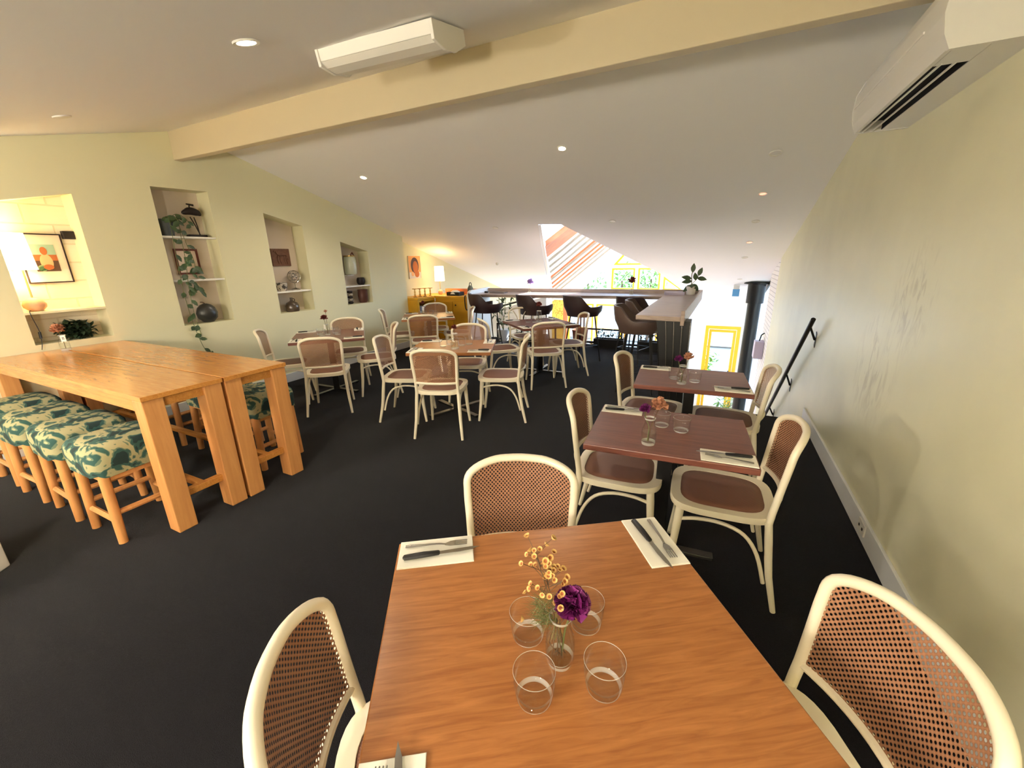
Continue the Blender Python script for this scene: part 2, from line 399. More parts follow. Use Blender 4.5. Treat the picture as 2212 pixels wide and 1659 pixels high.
def lamp(kind, loc, energy, color=WARM, size=.1, parent=None, aim=None, spot=None, blend=.6, name='lamp_light'):
    d = bpy.data.lights.new(name, kind); d.energy = energy; d.color = color
    if kind == 'AREA': d.shape = 'DISK'; d.size = size
    else: d.shadow_soft_size = size
    if kind == 'SPOT': d.spot_size = math.radians(spot or 120); d.spot_blend = blend
    o = bpy.data.objects.new(name, d); C.objects.link(o); o.location = loc
    if aim is not None: o.rotation_euler = (Vector(loc) - Vector(aim)).to_track_quat('Z', 'Y').to_euler()
    if parent is not None: o.parent = parent
    return o
# ================================================================== SETTING
LW, BW, RW = -5.45, -5.68, 0.965
YB, YF, ZL = -2.3, 13.3, -2.95           # back wall, street wall, lower floor
def zn(y): return 2.29 + .257 * y                      # near ceiling
def zc(x, y): return 4.018 + .02275 * x - .2782 * y    # far ceiling
# floors
bm = B(); prism(bm, [(-5.85, YB), (RW, YB), (RW, 4.87), (-.31, 4.87), (-.31, 7.95), (-5.85, 7.95)], -.28, 0); struct('floor', bm, 'carpet')
bm = B(); bx(bm, -5.9, 1.1, 4.0, YF + .1, ZL - .1, ZL); struct('floor_lower', bm, 'lowfloor')
# left wall with its four niches
nich = [[(1.36, .985), (1.915, .985), (1.915, 2.303), (1.36, 2.178)], [(2.552, .985), (3.113, .985), (3.113, 2.467), (2.552, 2.451)],
        [(3.752, .98), (4.31, .98), (4.31, 2.166), (3.752, 2.292)], [(4.955, .975), (5.52, .975), (5.52, 1.829), (4.955, 1.971)]]
bm = B(); prism(bm, [(YB, 0), (6.44, 0), (6.44, 2.13), (3.0, 3.1), (YB, 1.74)], BW, LW, YZ, nich); struct('wall_left', bm, 'wall')
bm = B(); prism(bm, [(YB, ZL), (2.25, ZL), (2.25, 2.9), (YB, 1.74)], BW - .12, BW, YZ); struct('wall_left_brick', bm, 'brick')
bm = B(); prism(bm, [(2.25, ZL), (6.44, ZL), (6.44, 2.13), (3.0, 3.1), (2.25, 2.9)], BW - .12, BW, YZ); struct('wall_left_backing', bm, 'nichew')
bm = B(); prism(bm, [(6.44, ZL), (YF, ZL), (YF, .3), (6.44, 2.13)], BW - .12, BW, YZ); struct('wall_alcove', bm, 'wall')
for i, (y0, y1, z) in enumerate(((1.36, 1.915, 1.275), (2.552, 3.113, 1.967), (2.552, 3.113, 1.495), (3.752, 4.31, 1.278), (4.955, 5.52, 1.278))):
    bm = B(); bx(bm, BW, LW - (.0 if i == 0 else .02), y0, y1, z - .022, z); struct('trim_%d' % (i + 1), bm, 'wall' if i == 0 else 'white', bevel=.003)
# right wall, brick return, side window
bm = B(); prism(bm, [(YB, ZL), (8.8, ZL), (8.8, zc(RW, 8.8) + .05), (3.0, zc(RW, 3.0) + .1), (YB, 1.75)], RW, RW + .12, YZ); struct('wall_right', bm, 'wallr')
bm = B(); prism(bm, [(8.8, ZL), (9.9, ZL), (9.9, zc(RW, 9.9) + .05), (8.8, zc(RW, 8.8) + .05)], RW, RW + .12, YZ); struct('wall_right_brick', bm, 'brickw')
bm = B(); prism(bm, [(12.9, ZL), (YF, ZL), (YF, zc(RW, YF) + .05), (12.9, zc(RW, 12.9) + .05)], RW, RW + .12, YZ); struct('wall_right_pier', bm, 'wall')
w = B(); prism(w, [(9.9, ZL), (12.9, ZL), (12.9, zc(RW, 12.9)), (9.9, zc(RW, 9.9))], RW + .05, RW + .07, YZ, [[(9.99, ZL + .1), (12.82, ZL + .1), (12.82, zc(RW, 12.82) - .08), (9.99, zc(RW, 9.99) - .08)]])
win = struct('window_1', w, 'black')
bm = B(); prism(bm, [(9.95, ZL + .05), (12.85, ZL + .05), (12.85, zc(RW, 12.85) - .04), (9.95, zc(RW, 9.95) - .04)], RW + .055, RW + .06, YZ); obj('pane', bm, 'window', win, smooth=False)
bm = B(); bx(bm, -5.85, RW + .12, YB - .12, YB, 0, 1.9); struct('wall_back', bm, 'wall')
# ceilings and ridge beam
bm = B(); prism(bm, [(YB - .1, zn(YB - .1)), (3.0, zn(3.0)), (3.0, zn(3.0) + .1), (YB - .1, zn(YB - .1) + .1)], -5.85, RW + .12, YZ); struct('ceiling_near', bm, 'ceil')
OA, OB, OC, OD = (-2.30, 6.47), (-2.65, 6.40), (-5.05, YF), (.20, YF)
bm = B(); vs = prism(bm, [(-5.85, 2.98), (RW + .12, 2.98), (RW + .12, YF), OD, OA, OB, OC, (-5.85, YF)], 0, .06)
for v in vs: v.co.z += zc(v.co.x, v.co.y)
struct('ceiling', bm, 'ceil')
bm = B(); bx(bm, LW - .02, RW + .02, 2.84, 2.925, 2.745, 3.14); struct('trim_6', bm, 'beam', bevel=.006)
# dormer over the stair hall: rafters, translucent roof boards and ridge on the left slope, glass on the right
pa = Vector((-2.65, 6.40, zc(-2.65, 6.4) + .05)); pb = Vector((-5.05, YF, zc(-5.05, YF) + .05)); RX, RZ = -2.47, 2.28
def lslope(y, k):   # k 0 at the valley, 1 at the ridge
    t = (y - 6.40) / (YF - 6.40); p = pa.lerp(pb, t); return p.lerp(Vector((RX, y, RZ)), k)
nl = (lslope(10, 1) - lslope(10, 0)).cross(Vector((0, 1, 0))).normalized()
if nl.z < 0: nl = -nl
def slab(bm, y0, y1, k0, k1, h0, h1):
    ps = [lslope(y0, k0), lslope(y1, k0), lslope(y1, k1), lslope(y0, k1)]
    lo = [bm.verts.new(p + nl * h0) for p in ps]; hi = [bm.verts.new(p + nl * h1) for p in ps]
    bm.faces.new(lo); bm.faces.new(hi[::-1])
    for i in range(4): bm.faces.new((lo[i], lo[(i + 1) % 4], hi[(i + 1) % 4], hi[i]))
bm = B(); slab(bm, 7.55, YF, .0, 1, .05, .06); struct('ceiling_dormer', bm, 'roofboard')
bm = B(); slab(bm, 6.42, 7.55, 0.0, 1, .05, .056); struct('window_2', bm, 'window')
bm = B(); slab(bm, 7.62, 8.3, 0.04, 1, -.04, .045); struct('trim_7', bm, 'orange')
for i, y in enumerate((8.85, 9.35, 9.85, 10.35, 10.62, 11.1, 11.6, 12.1, 12.7)):
    bm = B(); slab(bm, y, y + (.022 if i % 3 else .05), 0.02, 1, .0, .045); struct('trim_%d' % (8 + i), bm, 'orange' if i in (3, 5, 6) else 'batten')
bm = B(); tube(bm, [lslope(6.45, .06), lslope(YF, .03)], .05, 6); struct('trim_17', bm, 'white')
bm = B(); bx(bm, RX - .04, RX + .04, 6.45, YF, RZ - .05, RZ + .1); struct('trim_18', bm, 'white')
bm = B(); q = [Vector((-2.30, 6.47, zc(-2.3, 6.47) + .07)), Vector((.2, YF, zc(.2, YF) + .07)), Vector((RX, YF, RZ + .06)), Vector((RX, 6.47, RZ + .06))]
lo = [bm.verts.new(p) for p in q]; hi = [bm.verts.new(p + Vector((.004, 0, .006))) for p in q]
bm.faces.new(lo); bm.faces.new(hi[::-1])
for i in range(4): bm.faces.new((lo[i], lo[(i + 1) % 4], hi[(i + 1) % 4], hi[i]))
struct('window_3', bm, 'window')
# street wall with openings
holes = [[(-3.00, .70), (-2.30, .70), (-2.30, 1.34), (-3.00, 1.34)], [(-2.20, .70), (-1.55, .70), (-1.55, 1.20), (-1.74, 1.34), (-2.20, 1.34)],
         [(-1.45, .70), (-.90, .70), (-1.45, 1.10)], [(-4.35, .42), (-3.10, .42), (-3.10, 1.52)],
         [(-2.96, 1.44), (-2.02, 1.44), (-2.47, 1.98)],
         [(-4.40, -2.3), (-3.55, -2.3), (-3.55, .22), (-4.40, .22)], [(-3.45, -2.3), (-2.60, -2.3), (-2.60, .22), (-3.45, .22)],
         [(-2.50, -2.3), (-1.65, -2.3), (-1.65, .22), (-2.50, .22)], [(-1.55, -2.3), (-.70, -2.3), (-.70, .22), (-1.55, .22)],
         [(-.15, ZL + .02), (.76, ZL + .02), (.76, -.30), (-.15, -.30)]]
bm = B(); prism(bm, [(-5.85, ZL), (RW + .12, ZL), (RW + .12, .40), (.2, .42), (RX, RZ + .05), (-5.05, .30), (-5.85, .25)], YF, YF + .14, XZ, holes); struct('wall_front', bm, 'white')
def frame(bm, poly, w, y0, y1):
    n = len(poly); cx_ = sum(p[0] for p in poly) / n; cz_ = sum(p[1] for p in poly) / n
    inner = []
    for i in range(n):
        p0, p1, p2 = Vector(poly[i - 1]), Vector(poly[i]), Vector(poly[(i + 1) % n])
        a = (p1 - p0).normalized(); b = (p2 - p1).normalized()
        na = Vector((-a.y, a.x)); nb = Vector((-b.y, b.x)); m = (na + nb); m = m / max(.3, m.dot(na)) 
        q = p1 + m * w
        if (q - Vector((cx_, cz_))).length > (p1 - Vector((cx_, cz_))).length: q = p1 - m * w
        inner.append((q.x, q.y))
    prism(bm, poly, y0, y1, XZ, [inner])
for i, h in enumerate(holes[:9]):
    bm = B(); frame(bm, h, .045, YF - .03, YF + .10); wf = struct('window_%d' % (4 + i), bm, 'yframe' if i != 3 else 'white')
    bm = B(); prism(bm, h, YF + .03, YF + .036, XZ); obj('pane', bm, 'window', wf, smooth=False)
    if 5 <= i:
        bm = B(); bx(bm, h[0][0], h[1][0], YF - .02, YF + .08, -.62, -.56); obj('transom', bm, 'yframe', wf, smooth=False)
# street door
dh = holes[9]
bm = B(); frame(bm, dh, .09, YF - .04, YF + .12); door = struct('door_1', bm, 'yframe')
bm = B(); frame(bm, [(-.05, ZL + .03), (.66, ZL + .03), (.66, -.41), (-.05, -.41)], .075, YF + .0, YF + .05); obj('door_leaf', bm, 'yframe', door, smooth=False)
bm = B(); bx(bm, .0, .62, YF + .02, YF + .026, ZL + .1, -.45); obj('pane', bm, 'window', door, smooth=False)
bm = B(); bx(bm, .02, .6, YF, YF + .05, -2.42, -2.30); obj('kick_rail', bm, 'yframe', door, smooth=False)
bm = B(); tube(bm, [(.58, YF - .05, -1.95), (.58, YF - .05, -1.6)], .014, 8); obj('handle', bm, 'black', door)
bm = B(); bx(bm, -4.98, -4.58, YF - .02, YF, -2.95, .32); struct('trim_19', bm, 'pattern')
bm = B(); bx(bm, -4.58, -4.44, YF - .03, YF, -2.95, .34); struct('trim_20', bm, 'orange')
# baseboards
bm = B(); bx(bm, LW, LW + .016, YB, 6.44, 0, .125); struct('baseboard_left', bm, 'base', bevel=.004)
bm = B(); bx(bm, RW - .018, RW, YB, 4.87, 0, .135); struct('baseboard_right', bm, 'base', bevel=.004)
# stairs going down along the right wall
bm = B()
for k in range(14):
    bx(bm, -.28, RW - .005, 4.88 + k * .222, 4.88 + (k + 1) * .222 + .02, ZL + .01, -.20 * (k + 1))
struct('stairs', bm, 'carpet')
bm = B(); bx(bm, -.34, -.312, 4.87, 7.95, ZL, -.28); struct('wall_stair', bm, 'white')

bm = B(); prism(bm, [(-5.6, ZL), (-3.6, ZL), (-3.6, .80), (-5.6, .28)], 9.2, 9.3, XZ); struct('wall_lower_stair', bm, 'white')
bm = B(); bx(bm, -.308, -.298, 4.87, 7.95, -.30, -.004); struct('trim_21', bm, 'white')
# ================================================================== OUTSIDE
bm = B(); bx(bm, -40, 40, -6, 60, ZL - .22, ZL - .11); struct('ground', bm, 'conc')
bm = B(); bx(bm, 3.4, 3.6, 6, 24, ZL - .1, 2.6); o = obj('boundary_wall', bm, 'plank', smooth=False); tag(o, 'pale wall outside the side window at the right', 'wall')
bm = B(); bx(bm, -40, 40, 24, 25, ZL, 3.2); o = obj('neighbouring_building', bm, 'plank', smooth=False); tag(o, 'pale building across the street seen through the yellow framed windows', 'building')
def tree(x, y, z0, h, r, n, m, label, sq=1.0):
    t = thing('garden_tree', label, 'tree', (x, y, z0), 0, 'greenery outside the street wall')
    b = B(); tube(b, [(0, 0, 0), (.05, 0, h * .35), (0, .04, h * .7)], [.09, .07, .04], 8); obj('trunk', b, 'stemb', t)
    b = B()
    for i in range(n):
        while True:
            p = Vector((random.uniform(-1, 1), random.uniform(-1, 1), random.uniform(-1, 1)))
            if p.length < 1: break
        c = Vector((p.x * r, p.y * r, h * .68 + p.z * r * sq))
        leafshape(b, c, (random.uniform(-1, 1), random.uniform(-1, 1), random.uniform(-.6, .5)), (0, 0, 1), random.uniform(.14, .26), .10, n=2)
    f = obj('foliage', b, m, t); f['kind'] = 'stuff'
tree(-3.75, 18.6, ZL, 5.2, .85, 520, 'leafl', 'leafy tree outside behind the left yellow window of the gable')
tree(-2.75, 20.2, ZL, 5.2, .85, 480, 'leafl', 'leafy tree outside behind the right yellow window of the gable')
tree(-5.9, 20.8, ZL, 5.2, 1.15, 480, 'leafl', 'pale leafy tree outside at left of the gable windows')
tree(-.1, 15.6, ZL, 1.6, .42, 140, 'leafl', 'small bright green shrub outside right of the yellow street door')
def parasol(x, y, label):
    t = thing('cafe_parasol', label, 'umbrella', (x, y, ZL - .02), 0, 'white parasols outside the street wall')
    b = B(); lathe(b, [(.95, 2.05), (.5, 2.32), (0.02, 2.55), (.02, 2.53), (.5, 2.30), (.94, 2.04)], 8); obj('canopy', b, 'canvas', t, angle=20)
    b = B(); tube(b, [(0, 0, .04), (0, 0, 2.6)], .022, 8); obj('pole', b, 'steel', t)
    b = B(); lathe(b, [(0, .05), (.24, .05), (.26, .0), (0, 0)], 16); obj('base', b, 'black', t)
parasol(-4.3, 16.2, 'white cafe parasol outside, left one seen below the counter')
parasol(-2.3, 15.8, 'white cafe parasol outside, right one seen below the counter')
# ================================================================== CHAIRS
def hoop(z):  # half width and depth of the back frame at height z
    pts = [(0, .236, -.285), (.2, .216, -.24), (.46, .202, -.208), (.55, .201, -.215), (.66, .206, -.230), (.74, .211, -.242), (.80, .212, -.250)]
    for (z0, x0, y0), (z1, x1, y1) in zip(pts, pts[1:]):
        if z <= z1: t = (z - z0) / (z1 - z0); return x0 + (x1 - x0) * t, y0 + (y1 - y0) * t
    t = min(1, (z - .80) / .088); return .212 * math.sqrt(max(0, 1 - t ** 2.6)), -.250 - .014 * t
def bulge(x): return -.054 * (1 - (x / .212) ** 2)
def ybk(x, z): return hoop(z)[1] + bulge(x) * min(1, max(0, (z - .44) / .12))
def seat_outline(k, n=40):
    out = []
    for i in range(n):
        a = 2 * PI * i / n; c, s = math.cos(a), math.sin(a)
        e = .52; X = math.copysign(abs(c) ** e, c); Y = math.copysign(abs(s) ** e, s)
        w = (.228 + .006 * Y) * k
        out.append((X * w, Y * .242 * k - .012))
    return out
def make_chair(name, label, splat=False, openhoop=False):
    t = thing(name, label, 'chair', group='white bentwood dining chairs')
    zs = [.452, .50, .55, .61, .66, .70, .74, .78, .81, .835, .855, .87, .88]
    L_ = []
    for z in zs: x, _ = hoop(z); L_.append((-x, ybk(-x, z), z))
    top = [(x, ybk(x, .884 if abs(x) < .06 else .882), .884 if abs(x) < .06 else .8825) for x in (-.06, 0, .06)]
    R_ = [(-p[0], p[1], p[2]) for p in L_[::-1]]
    b = B(); tube(b, smoothpath(L_ + top + R_, 2), .0158, 10); obj('back_frame', b, 'chair', t)
    for s in (-1, 1):
        b = B(); pts = [(s * hoop(z)[0], hoop(z)[1], z) for z in (.46, .36, .27, .18, .09, 0.0)]
        tube(b, pts, [.0165, .0175, .017, .016, .0145, .0125], 10); obj('leg', b, 'chair', t)
    for s in (-1, 1):
        b = B(); tube(b, [(s * .178, .172, .448), (s * .182, .178, .38), (s * .192, .19, .2), (s * .206, .215, 0)], [.021, .0215, .0175, .0125], 10); obj('leg', b, 'chair', t)
    xr = hoop(.56)[0]
    b = B(); tube(b, [(x, ybk(x, .552) , .552 + .004 * (1 - (x / xr) ** 2)) for x in [xr * k / 6 for k in range(-6, 7)]], .0125, 8); obj('back_rail', b, 'chair', t)
    b = B(); prism(b, seat_outline(1.0), .440, .474, None, [seat_outline(.80)]); obj('seat_frame', b, 'chair', t, bevel=.008, angle=50)
    # woven seat
    b = B(); uvl = b.loops.layers.uv.new('uv'); rings = []
    o_ = seat_outline(.83); c0 = b.verts.new((0, -.01, .473))
    for k in (.35, .7, 1.0): rings.append([b.verts.new((x * k, y * k, .473 - .002 * k)) for x, y in o_])
    for i in range(len(o_)): b.faces.new((c0, rings[0][i], rings[0][(i + 1) % len(o_)]))
    for a, c in zip(rings, rings[1:]):
        for i in range(len(o_)): j = (i + 1) % len(o_); b.faces.new((a[i], c[i], c[j], a[j]))
    for f in b.faces:
        for l in f.loops: l[uvl].uv = (l.vert.co.x, l.vert.co.y)
    sc = obj('seat', b, 'caneseat', t); sm = sc.modifiers.new('thick', 'SOLIDIFY'); sm.thickness = .012
    # braces between front and rear legs
    for s in (-1, 1):
        b = B(); tube(b, smoothpath([(s * .183, .168, .37), (s * .186, .09, .392), (s * .188, -.02, .395), (s * .194, -.12, .36), (s * .202, -.185, .27), (s * .212, -.228, .13)], 4), .0095, 8); obj('brace', b, 'chair', t)
    b = B(); tube(b, smoothpath([(-.176, .172, .37), (-.09, .168, .398), (0, .166, .402), (.09, .168, .398), (.176, .172, .37)], 4), .009, 8); obj('brace', b, 'chair', t)
    if splat:
        for x0, x1 in ((-.10, -.07), (.10, .07)):
            b = B(); tube(b, smoothpath([(x0 * 1.25, ybk(x0, .565), .565), (x1 * .8, ybk(x1, .66) + .002, .66), (x1 * .75, ybk(x1, .74) + .002, .74), (x0 * 1.2, ybk(x0, .84), .845)], 4), [.014] * 13, 8, flat=.45); obj('splat', b, 'chair', t)
        b = B(); tube(b, [(0, ybk(0, .565), .565), (0, ybk(0, .70), .70), (0, ybk(0, .87), .87)], [.02, .016, .02], 8, flat=.4); obj('splat', b, 'chair', t)
    else:
        b = B(); uvl = b.loops.layers.uv.new('uv'); nz, nx = 14, 12; rows = []
        for j in range(nz + 1):
            z = .556 + (.874 - .556) * (1 - (1 - j / nz) ** 1.35); hw = max(.02, hoop(z)[0] - .005)
            rows.append([b.verts.new((hw * (2 * i / nx - 1), ybk(hw * (2 * i / nx - 1), z) + .004, z)) for i in range(nx + 1)])
        for j in range(nz):
            for i in range(nx): b.faces.new((rows[j][i], rows[j][i + 1], rows[j + 1][i + 1], rows[j + 1][i]))
        for f in b.faces:
            for l in f.loops: l[uvl].uv = (l.vert.co.x, l.vert.co.z)
        obj('backrest', b, 'cane', t)
    return t

CH = [  # x, y, heading, label
 (-.52, 1.056, 201, 'cane chair behind the nearest orange table, facing the camera across it'),
 (-.47, .523, -51, 'cane chair at the left side of the nearest orange table, cut by the lower edge'),
 (.206, .858, 113, 'cane chair at the right side of the nearest orange table, in the lower right corner'),
 (-.385, 2.224, -85, 'cane chair at the left end of the nearer dark red table by the right wall'),
 (.127, 2.171, 92, 'cane chair at the right end of the nearer dark red table, turned side on'),
 (-.364, 3.345, -94, 'cane chair at the left end of the farther dark red table by the right wall'),
 (.143, 3.31, 90, 'cane chair at the right end of the farther dark red table, next to the handrail'),
 (-2.345, 3.19, 20, 'cane chair seen from behind in front of the orange table mid room'),
 (-2.92, 3.36, -67, 'cane chair at the left side of the orange table mid room'),
 (-2.0, 3.765, 110.6, 'cane chair at the right side of the orange table mid room'),
 (-2.62, 4.08, 203.7, 'cane chair behind the orange table mid room, its back rising over the tabletop'),
 (-3.96, 3.184, 41, 'cane chair seen from behind in front of the dark table under the wall niches'),
 (-4.71, 3.25, -44, 'cane chair left of the dark table under the niches, beside the long bench table'),
 (-4.53, 4.04, 226, 'cane chair between the left wall and the dark table under the niches'),
 (-3.92, 3.90, 136, 'cane chair at the right of the dark table under the niches, seen edge on'),
 (-4.80, 5.42, -53, 'cane chair against the left wall at the pale table by the yellow cabinet'),
 (-4.05, 5.106, 37, 'cane chair seen from behind in front of the pale table by the yellow cabinet'),
 (-4.595, 6.16, 217, 'cane chair behind the pale table, between it and the yellow cabinet'),
 (-3.95, 5.88, 127, 'cane chair at the right of the pale table, in front of the white counter end'),
 (-2.62, 5.0, -44, 'cane chair at the left of the dark table nearest the bar stools'),
 (-2.014, 5.07, 35.6, 'cane chair seen from behind in front of the dark table nearest the bar stools'),
 (-1.916, 5.69, 124, 'cane chair right of the dark table by the bar stools, back to the counter'),
]
first = make_chair('dining_chair', CH[0][3])
first.location = (CH[0][0], CH[0][1], 0); first.rotation_euler = (0, 0, math.radians(CH[0][2]))
for x, y, h, l in CH[1:]: dup(first, (x, y, 0), h, l)
sp = make_chair('dining_chair', 'open backed bentwood chair with curved splats behind the dark table nearest the bar stools', splat=True)
sp.location = (-2.68, 5.98, 0); sp.rotation_euler = (0, 0, math.radians(226))

# ================================================================== DINING TABLES
def make_table(name, label, w, d, topm, loc, rz, arm=.36, basem='black', edge=.032, arms=45):
    t = thing(name, label, 'table', (*loc, 0), rz, 'square dining tables')
    b = B(); bx(b, -w / 2, w / 2, -d / 2, d / 2, .75 - edge, .75); obj('tabletop', b, topm, t, bevel=.004, smooth=False)
    b = B(); bx(b, -.038, .038, -.038, .038, .03, .70); obj('column', b, 'black', t, bevel=.004, smooth=False)
    b = B(); bx(b, -.16, .16, -.16, .16, .70, .75 - edge); obj('mounting_plate', b, 'black', t, smooth=False)
    for k in range(4):
        a = math.radians(arms + 90 * k); b = B()
        box(b, (math.cos(a) * arm / 2, math.sin(a) * arm / 2, .022), (arm, .055, .02), Matrix.Rotation(a, 3, 'Z'))
        lathe(b, [(0, 0), (.02, 0), (.022, .012), (0, .012)], 10, (math.cos(a) * (arm - .03), math.sin(a) * (arm - .03), 0))
        obj('base_arm', b, 'basem', t, bevel=.003, smooth=False)
    return t
TB = {
 'front': (-.231, .738, .90, .90, 34, 'honey', 'nearest orange table'),
 'near': (-.148, 2.19, .79, .62, 4, 'maroon', 'nearer dark red table'),
 'far': (-.10, 3.32, .79, .60, 4, 'maroon', 'farther dark red table'),
 'mid': (-2.535, 3.693, .88, .70, 23.7, 'honey', 'orange table mid room'),
 'left': (-4.485, 3.70, .86, .86, 46, 'maroon', 'dark table under the niches'),
 'back': (-4.424, 5.736, .86, .88, 37, 'honey', 'table by the yellow cabinet'),
 'bar': (-2.298, 5.607, .86, .88, 46, 'maroon', 'table by the bar stools'),
}
TL = {'front': 'large square orange wood table nearest the camera', 'near': 'dark red wood table for two, the nearer one along the right wall',
 'far': 'dark red wood table for two, the farther one along the right wall beside the handrail', 'mid': 'square orange wood table in the middle of the room',
 'left': 'square dark wood table set cornerwise under the left wall niches', 'back': 'square pale orange table in front of the yellow cabinet',
 'bar': 'square dark wood table set cornerwise in front of the bar stools'}
for k, (x, y, w, d, a, m, dsc) in TB.items():
    make_table('dining_table', TL[k], w, d, m, (x, y), a, arm=.30 if k in ('near', 'far') else .37, arms=0 if k in ('near', 'far') else 45)
def onT(k, u, v):
    x, y, w, d, a = TB[k][:5]; p = rot2(u, v, a); return (x + p[0], y + p[1], .751)

# ------------------------------------------------------------------ tableware prototypes
def make_napkin():
    t_ = B(); bx(t_, -.062, .062, -.118, .118, 0, .0025); bx(t_, -.061, .061, -.117, .116, .0025, .0045); return t_
def make_fork(name):
    t = thing(name, 'steel fork', 'fork', group='steel forks laid on napkins')
    b = B(); pts = [(0, -.10, .004), (0, -.06, .006), (0, 0, .009), (0, .03, .006)]
    tube(b, smoothpath(pts, 3), [.0065, .0068, .0062, .0055, .005, .0045, .004, .0038, .0036, .004], 8, flat=.4)
    obj('handle', b, 'steel', t)
    b = B(); prism(b, [(-.004, .028), (.004, .028), (.011, .045), (.012, .062), (-.012, .062), (-.011, .045)], .004, .0062)
    for i in range(4):
        x = -.0102 + i * .0068; prism(b, [(x - .0018, .062), (x + .0018, .062), (x + .0012, .100), (x - .0012, .100)], .004, .0060)
    for v in b.verts: v.co.z += .004 * math.sin((v.co.y - .028) / .072 * PI * .9) + max(0, v.co.y - .075) * .18
    obj('tines', b, 'steel', t); return t
def make_knife(name):
    t = thing(name, '', 'knife', group='black handled steak knives')
    b = B(); tube(b, [(0, -.115, .008), (0, -.11, .008), (0, -.05, .009), (0, -.004, .008), (0, .0, .008)], [.004, .0105, .0115, .0095, .007], 8, flat=.65); obj('handle', b, 'handle', t)
    b = B(); prism(b, [(-.006, -.002), (.0075, -.002), (.0095, .06), (.007, .10), (-.002, .128), (-.006, .10)], .0065, .0083); obj('blade', b, 'steel', t, smooth=False); return t
def make_tumbler(name):
    t = B(); k = 1.1
    lathe(t, [(0, .011), (.028 * k, .012), (.0350 * k, .020), (.0385 * k, .045), (.0400 * k, .0775), (.0406 * k, .0785), (.0412 * k, .0775), (.0398 * k, .045), (.036 * k, .009), (.0335 * k, .002), (.031 * k, 0), (0, 0)], 32)
    return t
def highlight_faces(o, lo, hi):  # rim and base faces get the painted highlight
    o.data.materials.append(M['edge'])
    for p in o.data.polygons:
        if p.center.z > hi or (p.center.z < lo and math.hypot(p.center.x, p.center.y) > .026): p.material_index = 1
P_fork = None; P_knife = None; P_nap = None; P_tum = None
def put_setting(k, u, v, ang, where, hide_fork=False):
    global P_fork, P_knife, P_nap
    dsc = TB[k][6]; z = .7512; a = TB[k][4] + ang; p = onT(k, u, v)
    if P_nap is None:
        n = obj('napkin', make_napkin(), 'paper', smooth=False); P_nap = n
    else:
        n = P_nap.copy(); C.objects.link(n)
    n.location = (p[0], p[1], z); n.rotation_euler = (0, 0, math.radians(a)); tag(n, 'white paper napkin %s of %s' % (where, dsc), 'napkin', 'folded white napkins')
    for kind, du in (('fork', -.024), ('knife', .018)):
        q = rot2(du, .012 if kind == 'knife' else .0, a); loc = (p[0] + q[0], p[1] + q[1], z + .0046); rz = a + (4 if kind == 'knife' else -4)
        lb = ('steel fork on napkin %s of %s' if kind == 'fork' else 'black handled knife on napkin %s of %s') % (where, dsc)
        pr = P_fork if kind == 'fork' else P_knife
        if pr is None:
            pr = make_fork('dinner_fork') if kind == 'fork' else make_knife('steak_knife')
            pr.location = loc; pr.rotation_euler = (0, 0, math.radians(rz)); pr['label'] = lb
            if kind == 'fork': P_fork = pr
            else: P_knife = pr
        else: dup(pr, loc, rz, lb)
def put_tumbler(k, x, y, where):
    global P_tum
    if P_tum is None: o = obj('tumbler', make_tumbler('t'), 'glass'); P_tum = o; highlight_faces(o, .010, .077)
    else: o = P_tum.copy(); C.objects.link(o)
    o.location = (x, y, .7512); tag(o, 'clear tumbler %s on %s' % (where, TB[k][6]), 'glass', 'clear water tumblers')
for k in ('front', 'mid', 'left', 'back', 'bar'):
    w, d = TB[k][2] / 2, TB[k][3] / 2
    put_setting(k, -w + .065, -d + (.15 if k == 'front' else .125), 0, {'front': 'at the bottom left corner', 'mid': 'at the near left corner', 'left': 'at the near left corner', 'back': 'at the near left corner', 'bar': 'at the near corner'}[k])
    put_setting(k, -w + .125, d - .065, -90, {'front': 'at the back left corner', 'mid': 'at the back left corner', 'left': 'at the far left corner', 'back': 'at the back left corner', 'bar': 'at the left corner'}[k])
    put_setting(k, w - .065, d - .125, 180, {'front': 'at the back right corner', 'mid': 'at the back right corner', 'left': 'at the wall corner', 'back': 'at the back right corner', 'bar': 'at the far corner'}[k])
    put_setting(k, w - .125, -d + .065, 90, {'front': 'at the bottom right corner', 'mid': 'at the near right corner', 'left': 'at the right corner', 'back': 'at the near right corner', 'bar': 'at the right corner'}[k])
for k in ('near', 'far'):
    w, d = TB[k][2] / 2, TB[k][3] / 2
    put_setting(k, -w + .125, d - .07, -90, 'at the back left corner'); put_setting(k, w - .125, -d + .07, 90, 'at the near right corner')
for (x, y, wh) in ((-.325, .722, 'back left of the vase'), (-.205, .815, 'back right of the vase'), (-.252, .590, 'front left of the vase'), (-.124, .675, 'front right of the vase')): put_tumbler('front', x, y, wh)
for (x, y, wh) in ((-.086, 2.215, 'right of the vase'), (-.19, 2.25, 'half hidden behind the vase')): put_tumbler('near', x, y, wh)
for (x, y, wh) in ((-.215, 3.26, 'left of the vase'), (-.07, 3.225, 'right of the vase')): put_tumbler('far', x, y, wh)
for (du, dv, wh) in ((-.11, .0, 'left of the vase'), (-.05, .09, 'behind left of the vase'), (.09, .03, 'right of the vase'), (.16, .1, 'farthest right of the vase')):
    p = onT('mid', du, dv - .03); put_tumbler('mid', p[0], p[1], wh)
